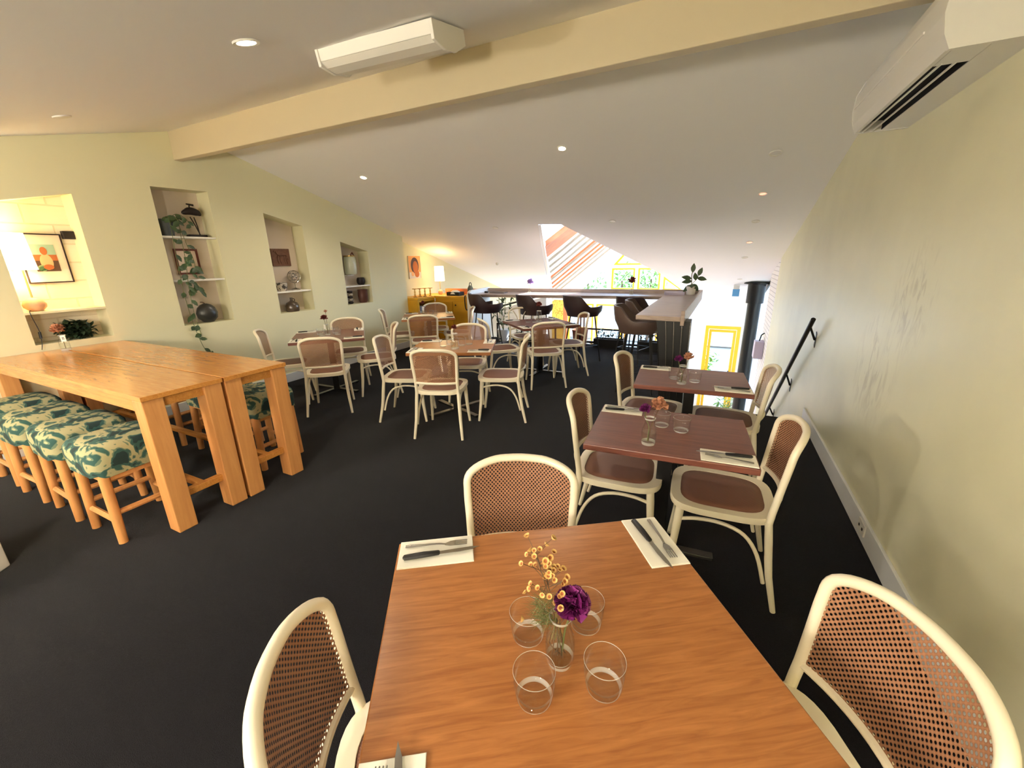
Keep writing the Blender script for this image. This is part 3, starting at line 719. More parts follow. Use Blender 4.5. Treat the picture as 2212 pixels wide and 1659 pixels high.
for k, l4 in (('left', ('left of the vase', 'right of the vase', 'in front of the vase', 'behind the vase')), ('back', ('left of the vase', 'right of the vase', 'in front of the vase', 'behind the vase')), ('bar', ('farthest left in the row', 'second from left in the row', 'second from right in the row', 'farthest right in the row'))):
    x, y = TB[k][:2]
    offs = ((-.11, -.03), (.12, .05), (.02, -.11), (.0, .12)) if k != 'bar' else ((-.15, -.03), (-.06, .0), (.03, .02), (.17, .10))
    for (dx, dy), wh in zip(offs, l4): put_tumbler(k, x + dx - .02, y + dy, wh)

# ------------------------------------------------------------------ vases and flowers
def vase(loc, dsc, h=.125, tagtext=None, water=True, rz=0):
    t = thing('bud_vase', 'small clear glass bud vase ' + dsc, 'vase', loc, rz, 'glass bud vases')
    k = h / .125; b = B()
    lathe(b, [(0, .007), (.027 * k, .008), (.030 * k, .016), (.031 * k, .05 * k), (.029 * k, .07 * k), (.021 * k, .095 * k), (.021 * k, .118 * k), (.024 * k, .125 * k), (.0255 * k, .125 * k), (.0225 * k, .117 * k), (.0225 * k, .096 * k), (.0305 * k, .071 * k), (.0325 * k, .05 * k), (.0318 * k, .012), (.029 * k, 0), (0, 0)], 24)
    bo = obj('bottle', b, 'glass', t); highlight_faces(bo, .013, .1205 * k)
    if water:
        b = B(); lathe(b, [(0, .009), (.0265 * k, .010), (.0300 * k, .045 * k), (.0295 * k, .058 * k), (0, .058 * k)], 20); obj('water', b, 'water', t)
    if tagtext is not None:
        b = B(); bx(b, -.016, .016, -.0012, .0012, .075 * k, .125 * k); tg = obj('number_tag', b, 'white', t, smooth=False, loc=(.012, -.035 * k, 0))
        if tagtext:
            f = bpy.data.curves.new('numeral', 'FONT'); f.body = tagtext; f.size = .034; f.align_x = 'CENTER'; f.align_y = 'CENTER'; f.extrude = .0003
            tmp = bpy.data.objects.new('numeral', f); me = bpy.data.meshes.new_from_object(tmp); bpy.data.objects.remove(tmp); fo = bpy.data.objects.new('numeral', me); C.objects.link(fo); me.materials.clear(); me.materials.append(M['handle']); fo.parent = tg
            fo.location = (0, -.0016, .1 * k); fo.rotation_euler = (PI / 2, 0, 0)
    return t
def bloom_ball(b, c, r, n, seed, flat=.85):
    rg = random.Random(seed)
    for i in range(n):
        a = rg.uniform(0, 2 * PI); e = math.asin(rg.uniform(-.35, 1)); d = Vector((math.cos(a) * math.cos(e), math.sin(a) * math.cos(e), math.sin(e)))
        s = Vector((-math.sin(a), math.cos(a), 0)); u = d.cross(s); q = rg.uniform(.45, 1.0) * r; w = r * rg.uniform(.28, .42); tw = rg.uniform(-.8, .8)
        s2 = s * math.cos(tw) + u * math.sin(tw); u2 = d.cross(s2); o_ = Vector(c)
        p0 = o_ + d * q * .35; p1 = o_ + d * q * .85 + s2 * w * .8; p2 = o_ + d * q * .85 - s2 * w * .8; p3 = o_ + d * q * 1.02 + s2 * w * .6 + u2 * w * .35; p4 = o_ + d * q * 1.02 - s2 * w * .6 - u2 * w * .2
        v = [b.verts.new(p) for p in (p0, p1, p3, p4, p2)]; b.faces.new((v[0], v[1], v[2])); b.faces.new((v[0], v[2], v[3])); b.faces.new((v[0], v[3], v[4]))
    lathe(b, [(0, -r * .5), (r * .4, -r * .2), (r * .5, r * .1), (r * .3, r * .4), (0, r * .5)], 10, c)
def flower(name, label, loc, top, r, m, n=60, seed=1, cat='flower', stemm='stem', group=None):
    t = thing(name, label, cat, loc, 0, group or 'cut flowers in the vases')
    b = B(); tube(b, smoothpath([(0, 0, .014), (top[0] * .1 + .004, top[1] * .1, .09), (top[0] * .6, top[1] * .6, top[2] * .7), (top[0], top[1], top[2] - r * .4)], 4), .0022, 6); obj('stem', b, stemm, t)
    b = B(); bloom_ball(b, top, r, n, seed); obj('bloom', b, m, t)
    return t
vase((-.232, .695, .7512), 'with a purple carnation on the nearest orange table', .13)
flower('carnation', 'deep purple carnation in the vase on the nearest orange table', (-.228, .697, .7512), (.024, -.010, .180), .041, 'purple', 300, 3)
# waxflower sprig: branching stems, small cupped blossoms, needle leaves
t = thing('waxflower_sprig', 'yellow waxflower sprig beside the purple carnation on the nearest table', 'flower', (-.236, .692, .7512), 0, 'cut flowers in the vases')
rg = random.Random(5); b = B(); heads = []
tube(b, smoothpath([(0, 0, .014), (-.004, 0, .09), (-.022, .004, .16), (-.05, .012, .235), (-.068, .02, .275)], 4), .0016, 6)
for i in range(44):
    tt = rg.uniform(.35, 1.0); base = Vector((-.004 - .06 * tt ** 1.4, .02 * tt, .10 + .165 * tt)); tip = base + Vector((rg.uniform(-.042, .04), rg.uniform(-.04, .03), rg.uniform(.006, .045)))
    tube(b, [base, tip], .0008, 4); heads.append((tip, ((tip - base).normalized() + Vector((0, -.35, .25))).normalized()))
for dd in ((-.075, -.02, .105), (.045, .03, .15), (-.08, .0, .16)):
    tube(b, smoothpath([(0, 0, .10), Vector(dd) * .6 + Vector((0, 0, .05)), dd], 3), .001, 4); heads.append((Vector(dd), (Vector(dd) - Vector((0, 0, .1))).normalized()))
for i in range(6):
    tube(b, smoothpath([(rg.uniform(-.014, .014), rg.uniform(-.014, .014), .014), (rg.uniform(-.018, .018), rg.uniform(-.018, .018), .06), (rg.uniform(-.01, .008), rg.uniform(-.01, .01), .115)], 3), .0014, 5)
obj('stem', b, 'stemb', t)
b = B()
for i in range(46): leafshape(b, (rg.uniform(-.014, .014), rg.uniform(-.014, .014), rg.uniform(.03, .10)), (rg.uniform(-.6, .6), rg.uniform(-.6, .6), 1), (0, 1, 0), rg.uniform(.02, .035), .004, n=1)
for i in range(260):
    ctr = Vector((rg.uniform(-.05, .0), rg.uniform(-.02, .02), rg.uniform(.11, .175))); d = Vector((rg.uniform(-1, .3), rg.uniform(-.6, .4), rg.uniform(-.5, .6)))
    leafshape(b, ctr, d, (0, 0, 1), rg.uniform(.022, .04), .0042, n=1)
for i in range(60):
    ctr = Vector((rg.uniform(-.03, .0), rg.uniform(-.01, .01), rg.uniform(.10, .125))); leafshape(b, ctr, (-1, rg.uniform(-.5, .2), rg.uniform(-.35, .2)), (0, 0, 1), rg.uniform(.03, .055), .004, n=1)
obj('foliage', b, 'stem', t)
for p, d in heads:
    q = d.to_track_quat('Z', 'Y').to_matrix().to_4x4(); b = B()
    lathe(b, [(0, .001), (.003, .002), (.0058, .005), (.0075, .0078), (.0068, .0078), (.004, .005), (0, .004)], 8, (0, 0, 0), Matrix.Translation(p) @ q @ Matrix.Scale(rg.uniform(.75, 1.05), 4))
    bl = obj('blossom', b, 'wax', t); bl.data.materials.append(M['waxc'])
    for pl_ in bl.data.polygons[-8:]: pl_.material_index = 1
def far_flower(loc, label, m, r=.035, top=(.01, 0, .19), seed=1, name='dried_flower', stemm='stemb', n=70): return flower(name, label, loc, top, r, m, n, seed, stemm=stemm)
vase((-.222, 1.985, .7512), 'with purple and tan flowers on the nearer dark red table', .14)
far_flower((-.222, 1.985, .7512), 'tan dried hydrangea head on the nearer dark red table', 'dried', .045, (.035, .01, .205), 11)
flower('carnation', 'dark purple carnation on the nearer dark red table', (-.226, 1.982, .7512), (-.022, -.01, .185), .03, 'purple', 120, 12)
vase((-.155, 3.14, .7512), 'with purple and tan flowers on the farther dark red table', .14)
far_flower((-.155, 3.14, .7512), 'tan dried flower head on the farther dark red table', 'dried', .04, (.03, .01, .20), 13)
flower('carnation', 'faded purple carnation on the farther dark red table', (-.159, 3.138, .7512), (-.03, -.01, .185), .032, 'purple', 110, 14)
vase((-2.43, 3.56, .7512), 'with dark red flowers on the orange table mid room', .17)
far_flower((-2.43, 3.56, .7512), 'dark red dried flower on the orange table mid room', 'driedred', .035, (0, 0, .23), 15)
vase((-4.50, 3.69, .7512), 'with a white tag on the dark table under the niches', .14, '')
far_flower((-4.50, 3.69, .7512), 'dusty red dried flower on the dark table under the niches', 'driedred', .05, (-.03, .0, .22), 16, n=90)
far_flower((-4.497, 3.694, .7512), 'tall pale dried sprig on the dark table under the niches', 'dried', .03, (-.01, .02, .30), 17, n=30)
vase((-4.53, 5.76, .7512), 'with white tag on the table by the yellow cabinet', .15, '')
far_flower((-4.53, 5.76, .7512), 'dark dried flower on the pale table by the yellow cabinet', 'driedred', .04, (-.02, 0, .21), 18)
vase((-2.33, 5.66, .7512), 'with dark red flowers on the table by the bar stools', .17)
far_flower((-2.33, 5.66, .7512), 'dark red dried flower on the dark table nearest the bar stools', 'driedred', .05, (-.01, .03, .25), 19)
# ================================================================== LONG BENCH TABLES AND STOOLS (left)
def bench_table(label, y0, y1):
    x0, x1 = LW + .005, -2.915; yc = (y0 + y1) / 2
    t = thing('long_bench_table', label, 'table', ((x0 + x1) / 2, yc, 0), 0, 'long orange bench tables'); hx = (x1 - x0) / 2; hy = (y1 - y0) / 2
    b = B(); bx(b, -hx, hx, -hy, hy, .895, .925); obj('tabletop', b, 'honeyb', t, bevel=.003, smooth=False)
    L = .062
    for sx in (-1, 1):
        for sy in (-1, 1):
            b = B(); bx(b, sx * (hx - .01) - (.115 if sx > 0 else 0), sx * (hx - .01) + (0 if sx > 0 else .115), sy * (hy - .005) - (.11 if sy > 0 else 0), sy * (hy - .005) + (0 if sy > 0 else .11), 0, .895)
            obj('leg', b, 'honeyleg', t, bevel=.006, smooth=False)
    for sy in (-1, 1):
        b = B(); bx(b, -hx + .12, hx - .12, sy * (hy - .03) - .012, sy * (hy - .03) + .012, .815, .895); obj('apron', b, 'honeyb', t, smooth=False)
    for sx in (-1, 1):
        b = B(); bx(b, sx * (hx - .04) - .012, sx * (hx - .04) + .012, -hy + .11, hy - .11, .835, .895); obj('apron', b, 'honeyb', t, smooth=False)
        b = B(); bx(b, sx * (hx - .07) - .022, sx * (hx - .07) + .022, -hy + .1, hy - .1, .20, .245); obj('stretcher', b, 'honeyb', t, bevel=.003, smooth=False)
    b = B(); bx(b, -hx + .07, hx - .07, -.02, .02, .205, .24); obj('stretcher', b, 'honeyb', t, bevel=.003, smooth=False)
    return t
bench_table('long orange timber bench table against the left wall, nearer of the pair', 1.05, 1.503)
bench_table('long orange timber bench table against the left wall, farther of the pair', 1.515, 1.970)
def make_stool(label):
    t = thing('upholstered_stool', label, 'stool', group='leaf print stools at the bench tables')
    for sx in (-1, 1):
        for sy in (-1, 1):
            b = B(); tube(b, [(sx * .165, sy * .165, .49), (sx * .175, sy * .172, .2), (sx * .18, sy * .178, 0)], [.028, .027, .024], 12); obj('leg', b, 'honeyleg', t)
    for k in range(4):
        a = PI / 2 * k; c, s = math.cos(a), math.sin(a); z = .20 if k % 2 else .15
        b = B(); p = [(-.16, -.172, z), (.16, -.172, z)]; tube(b, [(c * x - s * y, s * x + c * y, z_) for x, y, z_ in p], .018, 8); obj('stretcher', b, 'honeyleg', t)
        b = B(); p = [(-.15, -.165, .44), (.15, -.165, .44)]; box(b, (c * 0 - s * -.165, s * 0 + c * -.165, .45), (.30, .022, .07), Matrix.Rotation(a, 3, 'Z')); obj('rail', b, 'honeyleg', t, smooth=False)
    # cushion with a dropped cover
    b = B(); n = 8; levels = [(.455, .212), (.50, .218), (.56, .220), (.605, .215), (.632, .195), (.645, .15), (.648, .0)]; rings = []
    for z, h in levels[:-1]:
        r = []
        for i in range(48):
            a = 2 * PI * i / 48; cx_, sx_ = math.cos(a), math.sin(a); e = .35; X = math.copysign(abs(cx_) ** e, cx_); Y = math.copysign(abs(sx_) ** e, sx_)
            w = h + (.004 * math.sin(a * 9) if z < .5 else 0); r.append(b.verts.new((X * w, Y * w, z + (.008 * math.sin(a * 5) if z < .47 else 0))))
        rings.append(r)
    for r0, r1 in zip(rings, rings[1:]):
        for i in range(48): b.faces.new((r0[i], r0[(i + 1) % 48], r1[(i + 1) % 48], r1[i]))
    c0 = b.verts.new((0, 0, .648))
    for i in range(48): b.faces.new((rings[-1][i], rings[-1][(i + 1) % 48], c0))
    b.faces.new(rings[0][::-1])
    obj('cushion', b, 'fabric', t, angle=60); return t
ST = [(-3.335, 1.035, 2, 'leaf print stool nearest the open end of the bench, tucked under the near side'), (-3.895, 1.03, -2, 'leaf print stool second from the open end on the near side of the bench'),
      (-4.44, 1.02, 1, 'leaf print stool third from the open end on the near side of the bench'), (-4.98, 1.03, 0, 'leaf print stool closest to the wall, near side of the bench'),
      (-3.42, 2.00, 3, 'leaf print stool at the open end of the bench, far side, seen between the legs'), (-4.0, 2.02, -2, 'leaf print stool second from the open end on the far side of the bench'), (-4.6, 2.0, 0, 'leaf print stool nearest the wall on the far side of the bench')]
s0 = make_stool(ST[0][3]); s0.location = (ST[0][0], ST[0][1], 0)
for x, y, a, l in ST[1:]: dup(s0, (x, y, 0), a, l)
bm = B(); box(bm, (0, 0, .2), (.4, .5, .4)); o = obj('white_plinth', bm, 'plastic', smooth=False, bevel=.008, loc=(-3.54, .155, 0)); o.rotation_euler = (0, 0, math.radians(32.7)); tag(o, 'white block corner at the left edge of the dark carpet', 'plinth')
vase((-5.30, 1.50, .926), 'with an 8 tag on the long bench table', .14, '8', rz=62)
far_flower((-5.30, 1.50, .926), 'orange brown dried flower on the bench table under the lamp niche', 'dried', .055, (-.01, -.01, .19), 21, n=100)

# ================================================================== LEFT WALL NICHES
def lampobj(name, label, loc, base_r, stem, sh, r0, r1, power, flatb=1.0):
    t = thing(name, label, 'lamp', loc, 0, 'table lamps with cream shades')
    b = B(); lathe(b, [(0, 0), (base_r * .55, 0), (base_r * .95, base_r * .45 * flatb), (base_r, base_r * .8 * flatb), (base_r * .8, base_r * 1.3 * flatb), (base_r * .3, base_r * 1.6 * flatb), (0, base_r * 1.62 * flatb)], 24); obj('base', b, 'peach', t)
    b = B(); tube(b, [(0, 0, base_r * 1.5 * flatb), (0, 0, stem)], .007, 8); obj('stem', b, 'brass', t)
    b = B(); lathe(b, [(r0, stem - .02), (r1, stem - .02 + sh), (r1 - .003, stem - .02 + sh), (r0 - .003, stem - .02)], 28); obj('lamp_shade', b, 'shade', t)
    b = B(); lathe(b, [(0, stem), (.02, stem + .01), (.028, stem + .045), (.02, stem + .075), (0, stem + .085)], 12); obj('bulb', b, 'bulb', t)
    lamp('POINT', (0, 0, stem + .12), power, WARM, .05, t)
    return t
lampobj('table_lamp', 'glowing lamp with cream shade on a round peach base in the brick niche', (-5.55, 1.468, 1.277), .078, .38, .31, .098, .078, 2.6, .95)
bm = B(); tube(bm, smoothpath([(-5.50, 1.42, 1.283), (-5.445, 1.395, 1.287), (-5.436, 1.395, 1.23), (-5.437, 1.41, 1.10), (-5.437, 1.40, 1.0), (-5.437, 1.385, .94)], 4), .003, 6)
t = thing('lamp_cord', 'dark lamp cord hanging down the wall below the lit lamp', 'cord', (0, 0, 0)); obj('cable', bm, 'black', t)
bm = B(); tube(bm, [(-5.436, 1.408, 1.10), (-5.436, 1.405, 1.04)], .010, 8); obj('switch', bm, 'black', t)
def picture(name, label, y0, y1, z0, z1, fm, am, fw=.012, mount=.0, art=None, x=BW, cat='picture', shapes=()):
    t = thing(name, label, cat, (x + .001, (y0 + y1) / 2, z0)); hy = (y1 - y0) / 2; h = z1 - z0
    b = B(); prism(b, [(-hy, 0), (hy, 0), (hy, h), (-hy, h)], 0, .016, YZ, [[(-hy + fw, fw), (hy - fw, fw), (hy - fw, h - fw), (-hy + fw, h - fw)]]); obj('frame', b, fm, t, smooth=False)
    if mount:
        b = B(); bx(b, 0, .008, -hy + fw, hy - fw, fw, h - fw); obj('mount', b, 'mount', t, smooth=False)
    a = art or (-hy + fw + mount, hy - fw - mount, fw + mount, h - fw - mount)
    b = B(); bx(b, 0, .010, *a); pr = obj('print', b, am, t, smooth=False)
    for k, (cy_, cz_, ry, rz_, m_) in enumerate(shapes):
        b = B(); W_, H_ = a[1] - a[0], a[3] - a[2]; n_ = 24 if ry < .49 else 4
        pts_ = [(a[0] + W_ * (cy_ + ry * math.cos(2 * PI * i / n_)), a[2] + H_ * (cz_ + rz_ * math.sin(2 * PI * i / n_))) for i in range(n_)] if n_ > 4 else [(a[0] + W_ * u_, a[2] + H_ * v_) for u_, v_ in ((0, cz_ - rz_), (1, cz_ - rz_), (1, cz_ + rz_), (0, cz_ + rz_))]
        prism(b, pts_, .010 + .0004 * k, .0108 + .0004 * k, YZ); obj('printed_shape', b, m_, pr, smooth=False)
    return t
t = picture('framed_print', 'thin dark framed print with wide pale mount in the brick niche', 1.515, 1.82, 1.515, 1.955, 'frame_dk', 'arta', .010, .09, art=(-.075, .085, .105, .345), shapes=((.5, .42, .5, .2, 'artb'), (.5, .2, .5, .2, 'artd'), (.5, .35, .27, .3, 'artc'), (.5, .76, .15, .15, 'artb'), (.25, .12, .2, .12, 'artg'), (.52, .16, .22, .10, 'artb')))
bm = B(); bx(bm, 0, .05, -.042, .042, 0, .072); o = obj('small_wall_box', bm, 'bronze', smooth=False, bevel=.004, loc=(BW, 1.872, 1.912)); tag(o, 'small black box on the brick beside the framed print', 'box')
# dark foliage in the lower part of the first niche
t = thing('leafy_wreath', 'dark green leafy bunch lying in the lower part of the first niche', 'plant', (-5.56, 1.68, .987))
b = B(); rg = random.Random(9)
for i in range(420):
    a = rg.uniform(0, 2 * PI); r = rg.uniform(0, 1) ** .5; p = Vector((rg.uniform(-.06, .06), math.cos(a) * r * .12, .085 + math.sin(a) * r * .075))
    leafshape(b, p, (rg.uniform(-.5, .9), rg.uniform(-1, 1), rg.uniform(-.4, .8)), (0, 0, 1), rg.uniform(.045, .075), .036, n=2)
obj('foliage', b, 'leafd', t)
b = B(); tube(b, [(0, -.06, .01), (0, .02, .06), (0, .10, .12)], .004, 6); obj('stem', b, 'stemb', t)
# niche 2
def pot(name, label, loc, prof, m, cat='pot', parts=None, n=24):
    b = B(); lathe(b, prof, n); o = obj(name, b, m, loc=loc); tag(o, label, cat); return o
pot('plant_pot', 'slate grey plant pot at the left of the top shelf, holding the trailing vine', (-5.565, 2.665, 1.968), [(0, 0), (.06, 0), (.075, .16), (.08, .175), (.073, .175), (.066, .15), (0, .15)], 'bluepot')
t = thing('trailing_vine', 'green heart leaved vine trailing from the pot down past the second niche', 'plant', (-5.53, 2.665, 2.118)); rg = random.Random(4)
paths = [[(0, 0, 0), (.06, -.01, .05), (.10, -.02, -.05), (.105, -.04, -.35), (.108, -.05, -.62), (.108, -.05, -.9), (.108, -.03, -1.15), (.108, .02, -1.42), (.108, .10, -1.47)],
         [(0, 0, 0), (.05, .04, .06), (.085, .07, .0), (.098, .055, -.2), (.105, .04, -.45), (.108, .01, -.7), (.108, .0, -1.0), (.108, .02, -1.25)],
         [(0, 0, .0), (.02, .09, .08), (.05, .16, .05), (.06, .20, -.03)],
         [(0, 0, 0), (.06, .06, .02), (.095, .10, -.25), (.10, .13, -.42), (.10, .12, -.52)]]
leaves = []
for P in paths:
    sp_ = smoothpath(P, 6); b = B(); tube(b, sp_, .0028, 6); obj('stem', b, 'stem', t)
    for i in range(3, len(sp_), 3): leaves.append((sp_[i], i))
extra = [(Vector((.10, .05 + rg.uniform(-.07, .1), -.62 + rg.uniform(-.16, .16))), 7) for _ in range(22)]
for p, i in leaves + extra:
    b = B(); sd = rg.choice((-1, 1)); d = Vector((rg.uniform(.0, .5), sd * rg.uniform(.4, 1), rg.uniform(-1.0, -.1)))
    leafshape(b, p, d, (1, 0, .25), rg.uniform(.055, .095), rg.uniform(.04, .06), n=3); obj('leaf', b, 'leaf', t)
t = thing('bird_sculpture', 'dark bronze long legged bird figure on the top shelf of the second niche', 'sculpture', (-5.575, 2.97, 1.968))
b = B(); bx(b, -.04, .04, -.10, .09, 0, .026); obj('plinth', b, 'bronze', t, smooth=False, bevel=.003)
b = B(); tube(b, smoothpath([(0, .035, .02), (0, .0, .13), (0, -.035, .22)], 3), .006, 8); obj('leg', b, 'bronze', t)
b = B(); tube(b, smoothpath([(0, .03, .02), (0, .022, .12), (0, .005, .22)], 3), .006, 8); obj('leg', b, 'bronze', t)
b = B(); tube(b, smoothpath([(0, -.115, .255), (0, -.07, .27), (0, -.02, .285), (0, .05, .27), (0, .085, .245)], 3), [.004, .018, .026, .03, .036, .04, .042, .042, .04, .036, .028, .02, .012], 12); obj('body', b, 'bronze', t)
b = B(); tube(b, smoothpath([(0, -.01, .31), (0, -.02, .335), (0, -.01, .35)], 3), .007, 8); tube(b, [(0, -.045, .358), (0, .025, .350)], [.008, .012], 8); obj('head', b, 'bronze', t)
picture('framed_print', 'small red brown framed print behind the vine in the second niche', 2.728, 2.975, 1.548, 1.838, 'frame_red', 'artg', .022, .07)
t = thing('dark_gourd', 'large dark rounded gourd lying at the bottom of the second niche', 'ornament', (-5.535, 2.86, .987))
b = B(); lathe(b, [(0, 0), (.06, .004), (.105, .05), (.115, .11), (.095, .17), (.06, .205), (.02, .22), (0, .221)], 28, (0, 0, 0), Matrix.Translation((0, 0, .0)) @ Matrix.Diagonal((.8, 1, 1, 1))); obj('body', b, 'gourd', t)
b = B(); tube(b, smoothpath([(0, 0, .215), (.0, -.02, .235), (.0, -.05, .24)], 3), .006, 8); obj('stalk', b, 'stemb', t)
# niche 3
t = thing('carved_plaque', 'brown carved relief plaque with an animal hanging in the third niche', 'plaque', (BW + .001, 4.05, 1.62))
b = B(); bx(b, 0, .02, -.142, .142, 0, .236); obj('tablet', b, 'terra', t, smooth=False, bevel=.004)
b = B(); tube(b, smoothpath([(.021, -.10, .19), (.021, -.08, .21), (.021, -.06, .17), (.021, -.02, .15), (.021, .05, .155), (.021, .09, .14), (.021, .10, .09)], 3), .012, 8); obj('relief', b, 'terra', t)
for y in (-.05, -.01, .05, .085):
    b = B(); tube(b, [(.021, y, .14), (.021, y - .01, .08), (.021, y + .005, .03)], [.011, .008, .007], 8); obj('relief', b, 'terra', t)
t = thing('wire_globe', 'silvery openwork globe on a stand at the shelf of the third niche', 'ornament', (-5.565, 4.13, 1.279))
b = B(); lathe(b, [(0, 0), (.06, 0), (.062, .012), (.04, .024), (.012, .034), (0, .036)], 20); obj('base', b, 'steel', t)
b = B(); tube(b, [(0, 0, .03), (0, 0, .10)], .006, 8); obj('stem', b, 'steel', t)
b = B()
for k in range(6):
    a = PI * k / 6; tube(b, [(math.cos(a) * .088 * math.cos(q * PI / 12), math.sin(a) * .088 * math.cos(q * PI / 12), .188 + .088 * math.sin(q * PI / 12)) for q in range(24)], .0035, 6, closed=True)
for zz in (-.05, 0, .05):
    r = math.sqrt(.088 ** 2 - zz * zz); tube(b, [(r * math.cos(q * PI / 10), r * math.sin(q * PI / 10), .188 + zz) for q in range(20)], .0035, 6, closed=True)
obj('cage', b, 'steel', t)
b = B(); lathe(b, [(0, .14), (.035, .155), (.045, .188), (.035, .22), (0, .235)], 10); obj('core', b, 'granny', t)
pot('patterned_bowl', 'grey patterned pot at the left of the shelf in the third niche', (-5.55, 3.90, 1.279), [(0, 0), (.05, 0), (.072, .05), (.078, .115), (.072, .115), (.062, .05), (0, .012)], 'granny', 'bowl')
t = thing('stoneware_jug', 'dark brown stoneware flagon at the bottom of the third niche', 'jug', (-5.55, 4.015, .982))
b = B(); lathe(b, [(0, 0), (.085, 0), (.092, .02), (.092, .085), (.075, .12), (.03, .145), (.018, .155), (.018, .19), (.024, .195), (.014, .195), (0, .19)], 28); obj('body', b, 'jug', t)
b = B(); tube(b, smoothpath([(.0, .018, .18), (.0, .045, .175), (.0, .05, .15), (.0, .035, .138)], 3), .006, 8); obj('handle', b, 'jug', t)
# niche 4
t = thing('glass_demijohn', 'tall pale green glass jar with a brown handle hung in the fourth niche', 'jar', (-5.57, 5.215, 1.45))
b = B(); lathe(b, [(0, .01), (.088, .01), (.1, .04), (.1, .25), (.088, .29), (.07, .305), (.066, .305), (.08, .285), (.094, .25), (.094, .04), (0, .02)], 28); obj('body', b, mat('pale_green_glass', (190, 196, 176), .12, coat=.5), t)
b = B(); lathe(b, [(.085, .296), (.09, .30), (.09, .312), (0, .316)], 24); obj('lid', b, 'brass', t)
b = B(); tube(b, smoothpath([(0, .03, .316), (0, .07, .36), (0, .09, .33), (0, .095, .30)], 3), .008, 8); obj('handle', b, 'frame_red', t)
bm = B(); bx(bm, BW, BW + .09, 5.14, 5.29, 1.438, 1.452); bm2 = obj('wall_bracket', bm, 'white', smooth=False); tag(bm2, 'small white bracket under the green glass jar', 'bracket')
t = thing('black_cup', 'black two handled cup on the shelf of the fourth niche', 'cup', (-5.56, 5.40, 1.279))
b = B(); lathe(b, [(0, 0), (.045, 0), (.062, .04), (.068, .10), (.055, .122), (.05, .122), (.06, .1), (.04, .02), (0, .015)], 20); obj('bowl', b, 'bronze', t)
for s in (-1, 1):
    b = B(); tube(b, smoothpath([(.0, s * .06, .10), (.0, s * .088, .085), (.0, s * .084, .03), (.0, s * .05, .01)], 3), .007, 8); obj('handle', b, 'bronze', t)
pot('tall_vase', 'red brown glazed tall vase at the bottom right of the fourth niche', (-5.55, 5.395, .977), [(0, 0), (.06, 0), (.078, .03), (.086, .12), (.08, .2), (.088, .222), (.08, .222), (.07, .19), (0, .05)], 'tallv', 'vase')
t = thing('banded_ornament', 'dark and pale banded ornament standing at the bottom left of the fourth niche', 'ornament', (-5.57, 5.13, .977))
for k in range(5):
    b = B(); lathe(b, [(0, 0), (.035, .004), (.045, .02), (.035, .04), (0, .042)], 14, (0, .006 * (k % 2), .044 * k)); obj('disc', b, 'granny' if k % 2 else 'bronze', t)

# ================================================================== ALCOVE WITH YELLOW CABINETS
t = thing('yellow_cabinet', 'yellow cabinet along the left wall with an open dark shelf', 'cabinet', (-5.45, 6.73, 0))
x0, x1, y0, y1 = -.225, .235, -.28, .28
b = B(); prism(b, [(y0, 0), (y1, 0), (y1, .92), (y0, .92)], x1 - .02, x1, YZ, [[(y0 + .05, .60), (y1 - .03, .60), (y1 - .03, .88), (y0 + .05, .88)]]); obj('front_panel', b, 'yellow', t, smooth=False)
for yy in (y0, y1 - .02): b = B(); bx(b, x0, x1 - .02, yy, yy + .02, 0, .92); obj('side_panel', b, 'yellow', t, smooth=False)
b = B(); bx(b, x0, x0 + .02, y0 + .02, y1 - .02, 0, .92); obj('back_panel', b, 'darkgap', t, smooth=False)
b = B(); bx(b, x0 + .02, x1 - .02, y0 + .02, y1 - .02, .58, .60); obj('shelf', b, 'darkgap', t, smooth=False)
b = B(); lathe(b, [(0, 0), (.012, 0), (.015, .01), (.008, .02), (0, .022)], 10, (0, 0, 0), Matrix.Translation((x1, .2, .5)) @ Matrix.Rotation(PI / 2, 4, 'Y')); obj('knob', b, 'black', t)
t = thing('yellow_cabinet', 'yellow two door cabinet facing the room beside the white counter end', 'cabinet', (-4.76, 7.32, 0))
b = B(); bx(b, -.45, .42, -.30, .30, .06, .92); obj('body', b, 'yellow', t, smooth=False)
b = B(); bx(b, -.43, .40, -.26, .28, 0, .06); obj('plinth', b, 'darkgap', t, smooth=False)
for s, (a, c) in ((-1, (-.445, -.02)), (1, (-.01, .415))):
    b = B(); bx(b, a, c, -.318, -.30, .08, .86); d = obj('door', b, 'yellow', t, smooth=False, bevel=.003)
    b = B(); lathe(b, [(0, 0), (.012, 0), (.016, .012), (.008, .02), (0, .022)], 10, (0, 0, 0), Matrix.Translation((a + .07 if s > 0 else a + .06, -.318, .79)) @ Matrix.Rotation(PI / 2, 4, 'X')); obj('knob', b, 'black', d)
bm = B(); prism(bm, [(-5.68, 6.45), (-5.2, 6.45), (-5.2, 6.98), (-4.33, 6.98), (-4.33, 7.64), (-5.68, 7.64)], .922, .965); o = obj('yellow_worktop', bm, 'yellow', smooth=False, bevel=.004); tag(o, 'yellow L shaped worktop over the two yellow cabinets', 'worktop')
bm = B(); bx(bm, -5.3, -4.33, 7.52, 7.64, .966, 1.075); o = obj('back_ledge', bm, M['orange'], smooth=False, bevel=.004); tag(o, 'orange timber ledge along the back of the yellow worktop', 'ledge')
picture('wall_poster', 'colourful unframed poster on the alcove wall left of the lamp', 6.82, 7.2, 1.31, 1.76, 'mount', 'arte', .004, .0, shapes=((.5, .14, .5, .14, 'arth'), (.52, .58, .34, .36, 'artf'), (.56, .5, .22, .28, 'artb'), (.66, .2, .2, .16, 'artb'), (.3, .2, .12, .1, 'artc')))
lampobj('table_lamp', 'glowing lamp with tall cream shade on the yellow worktop in the alcove', (-5.29, 7.33, .966), .05, .30, .30, .105, .095, .7, 1.25)
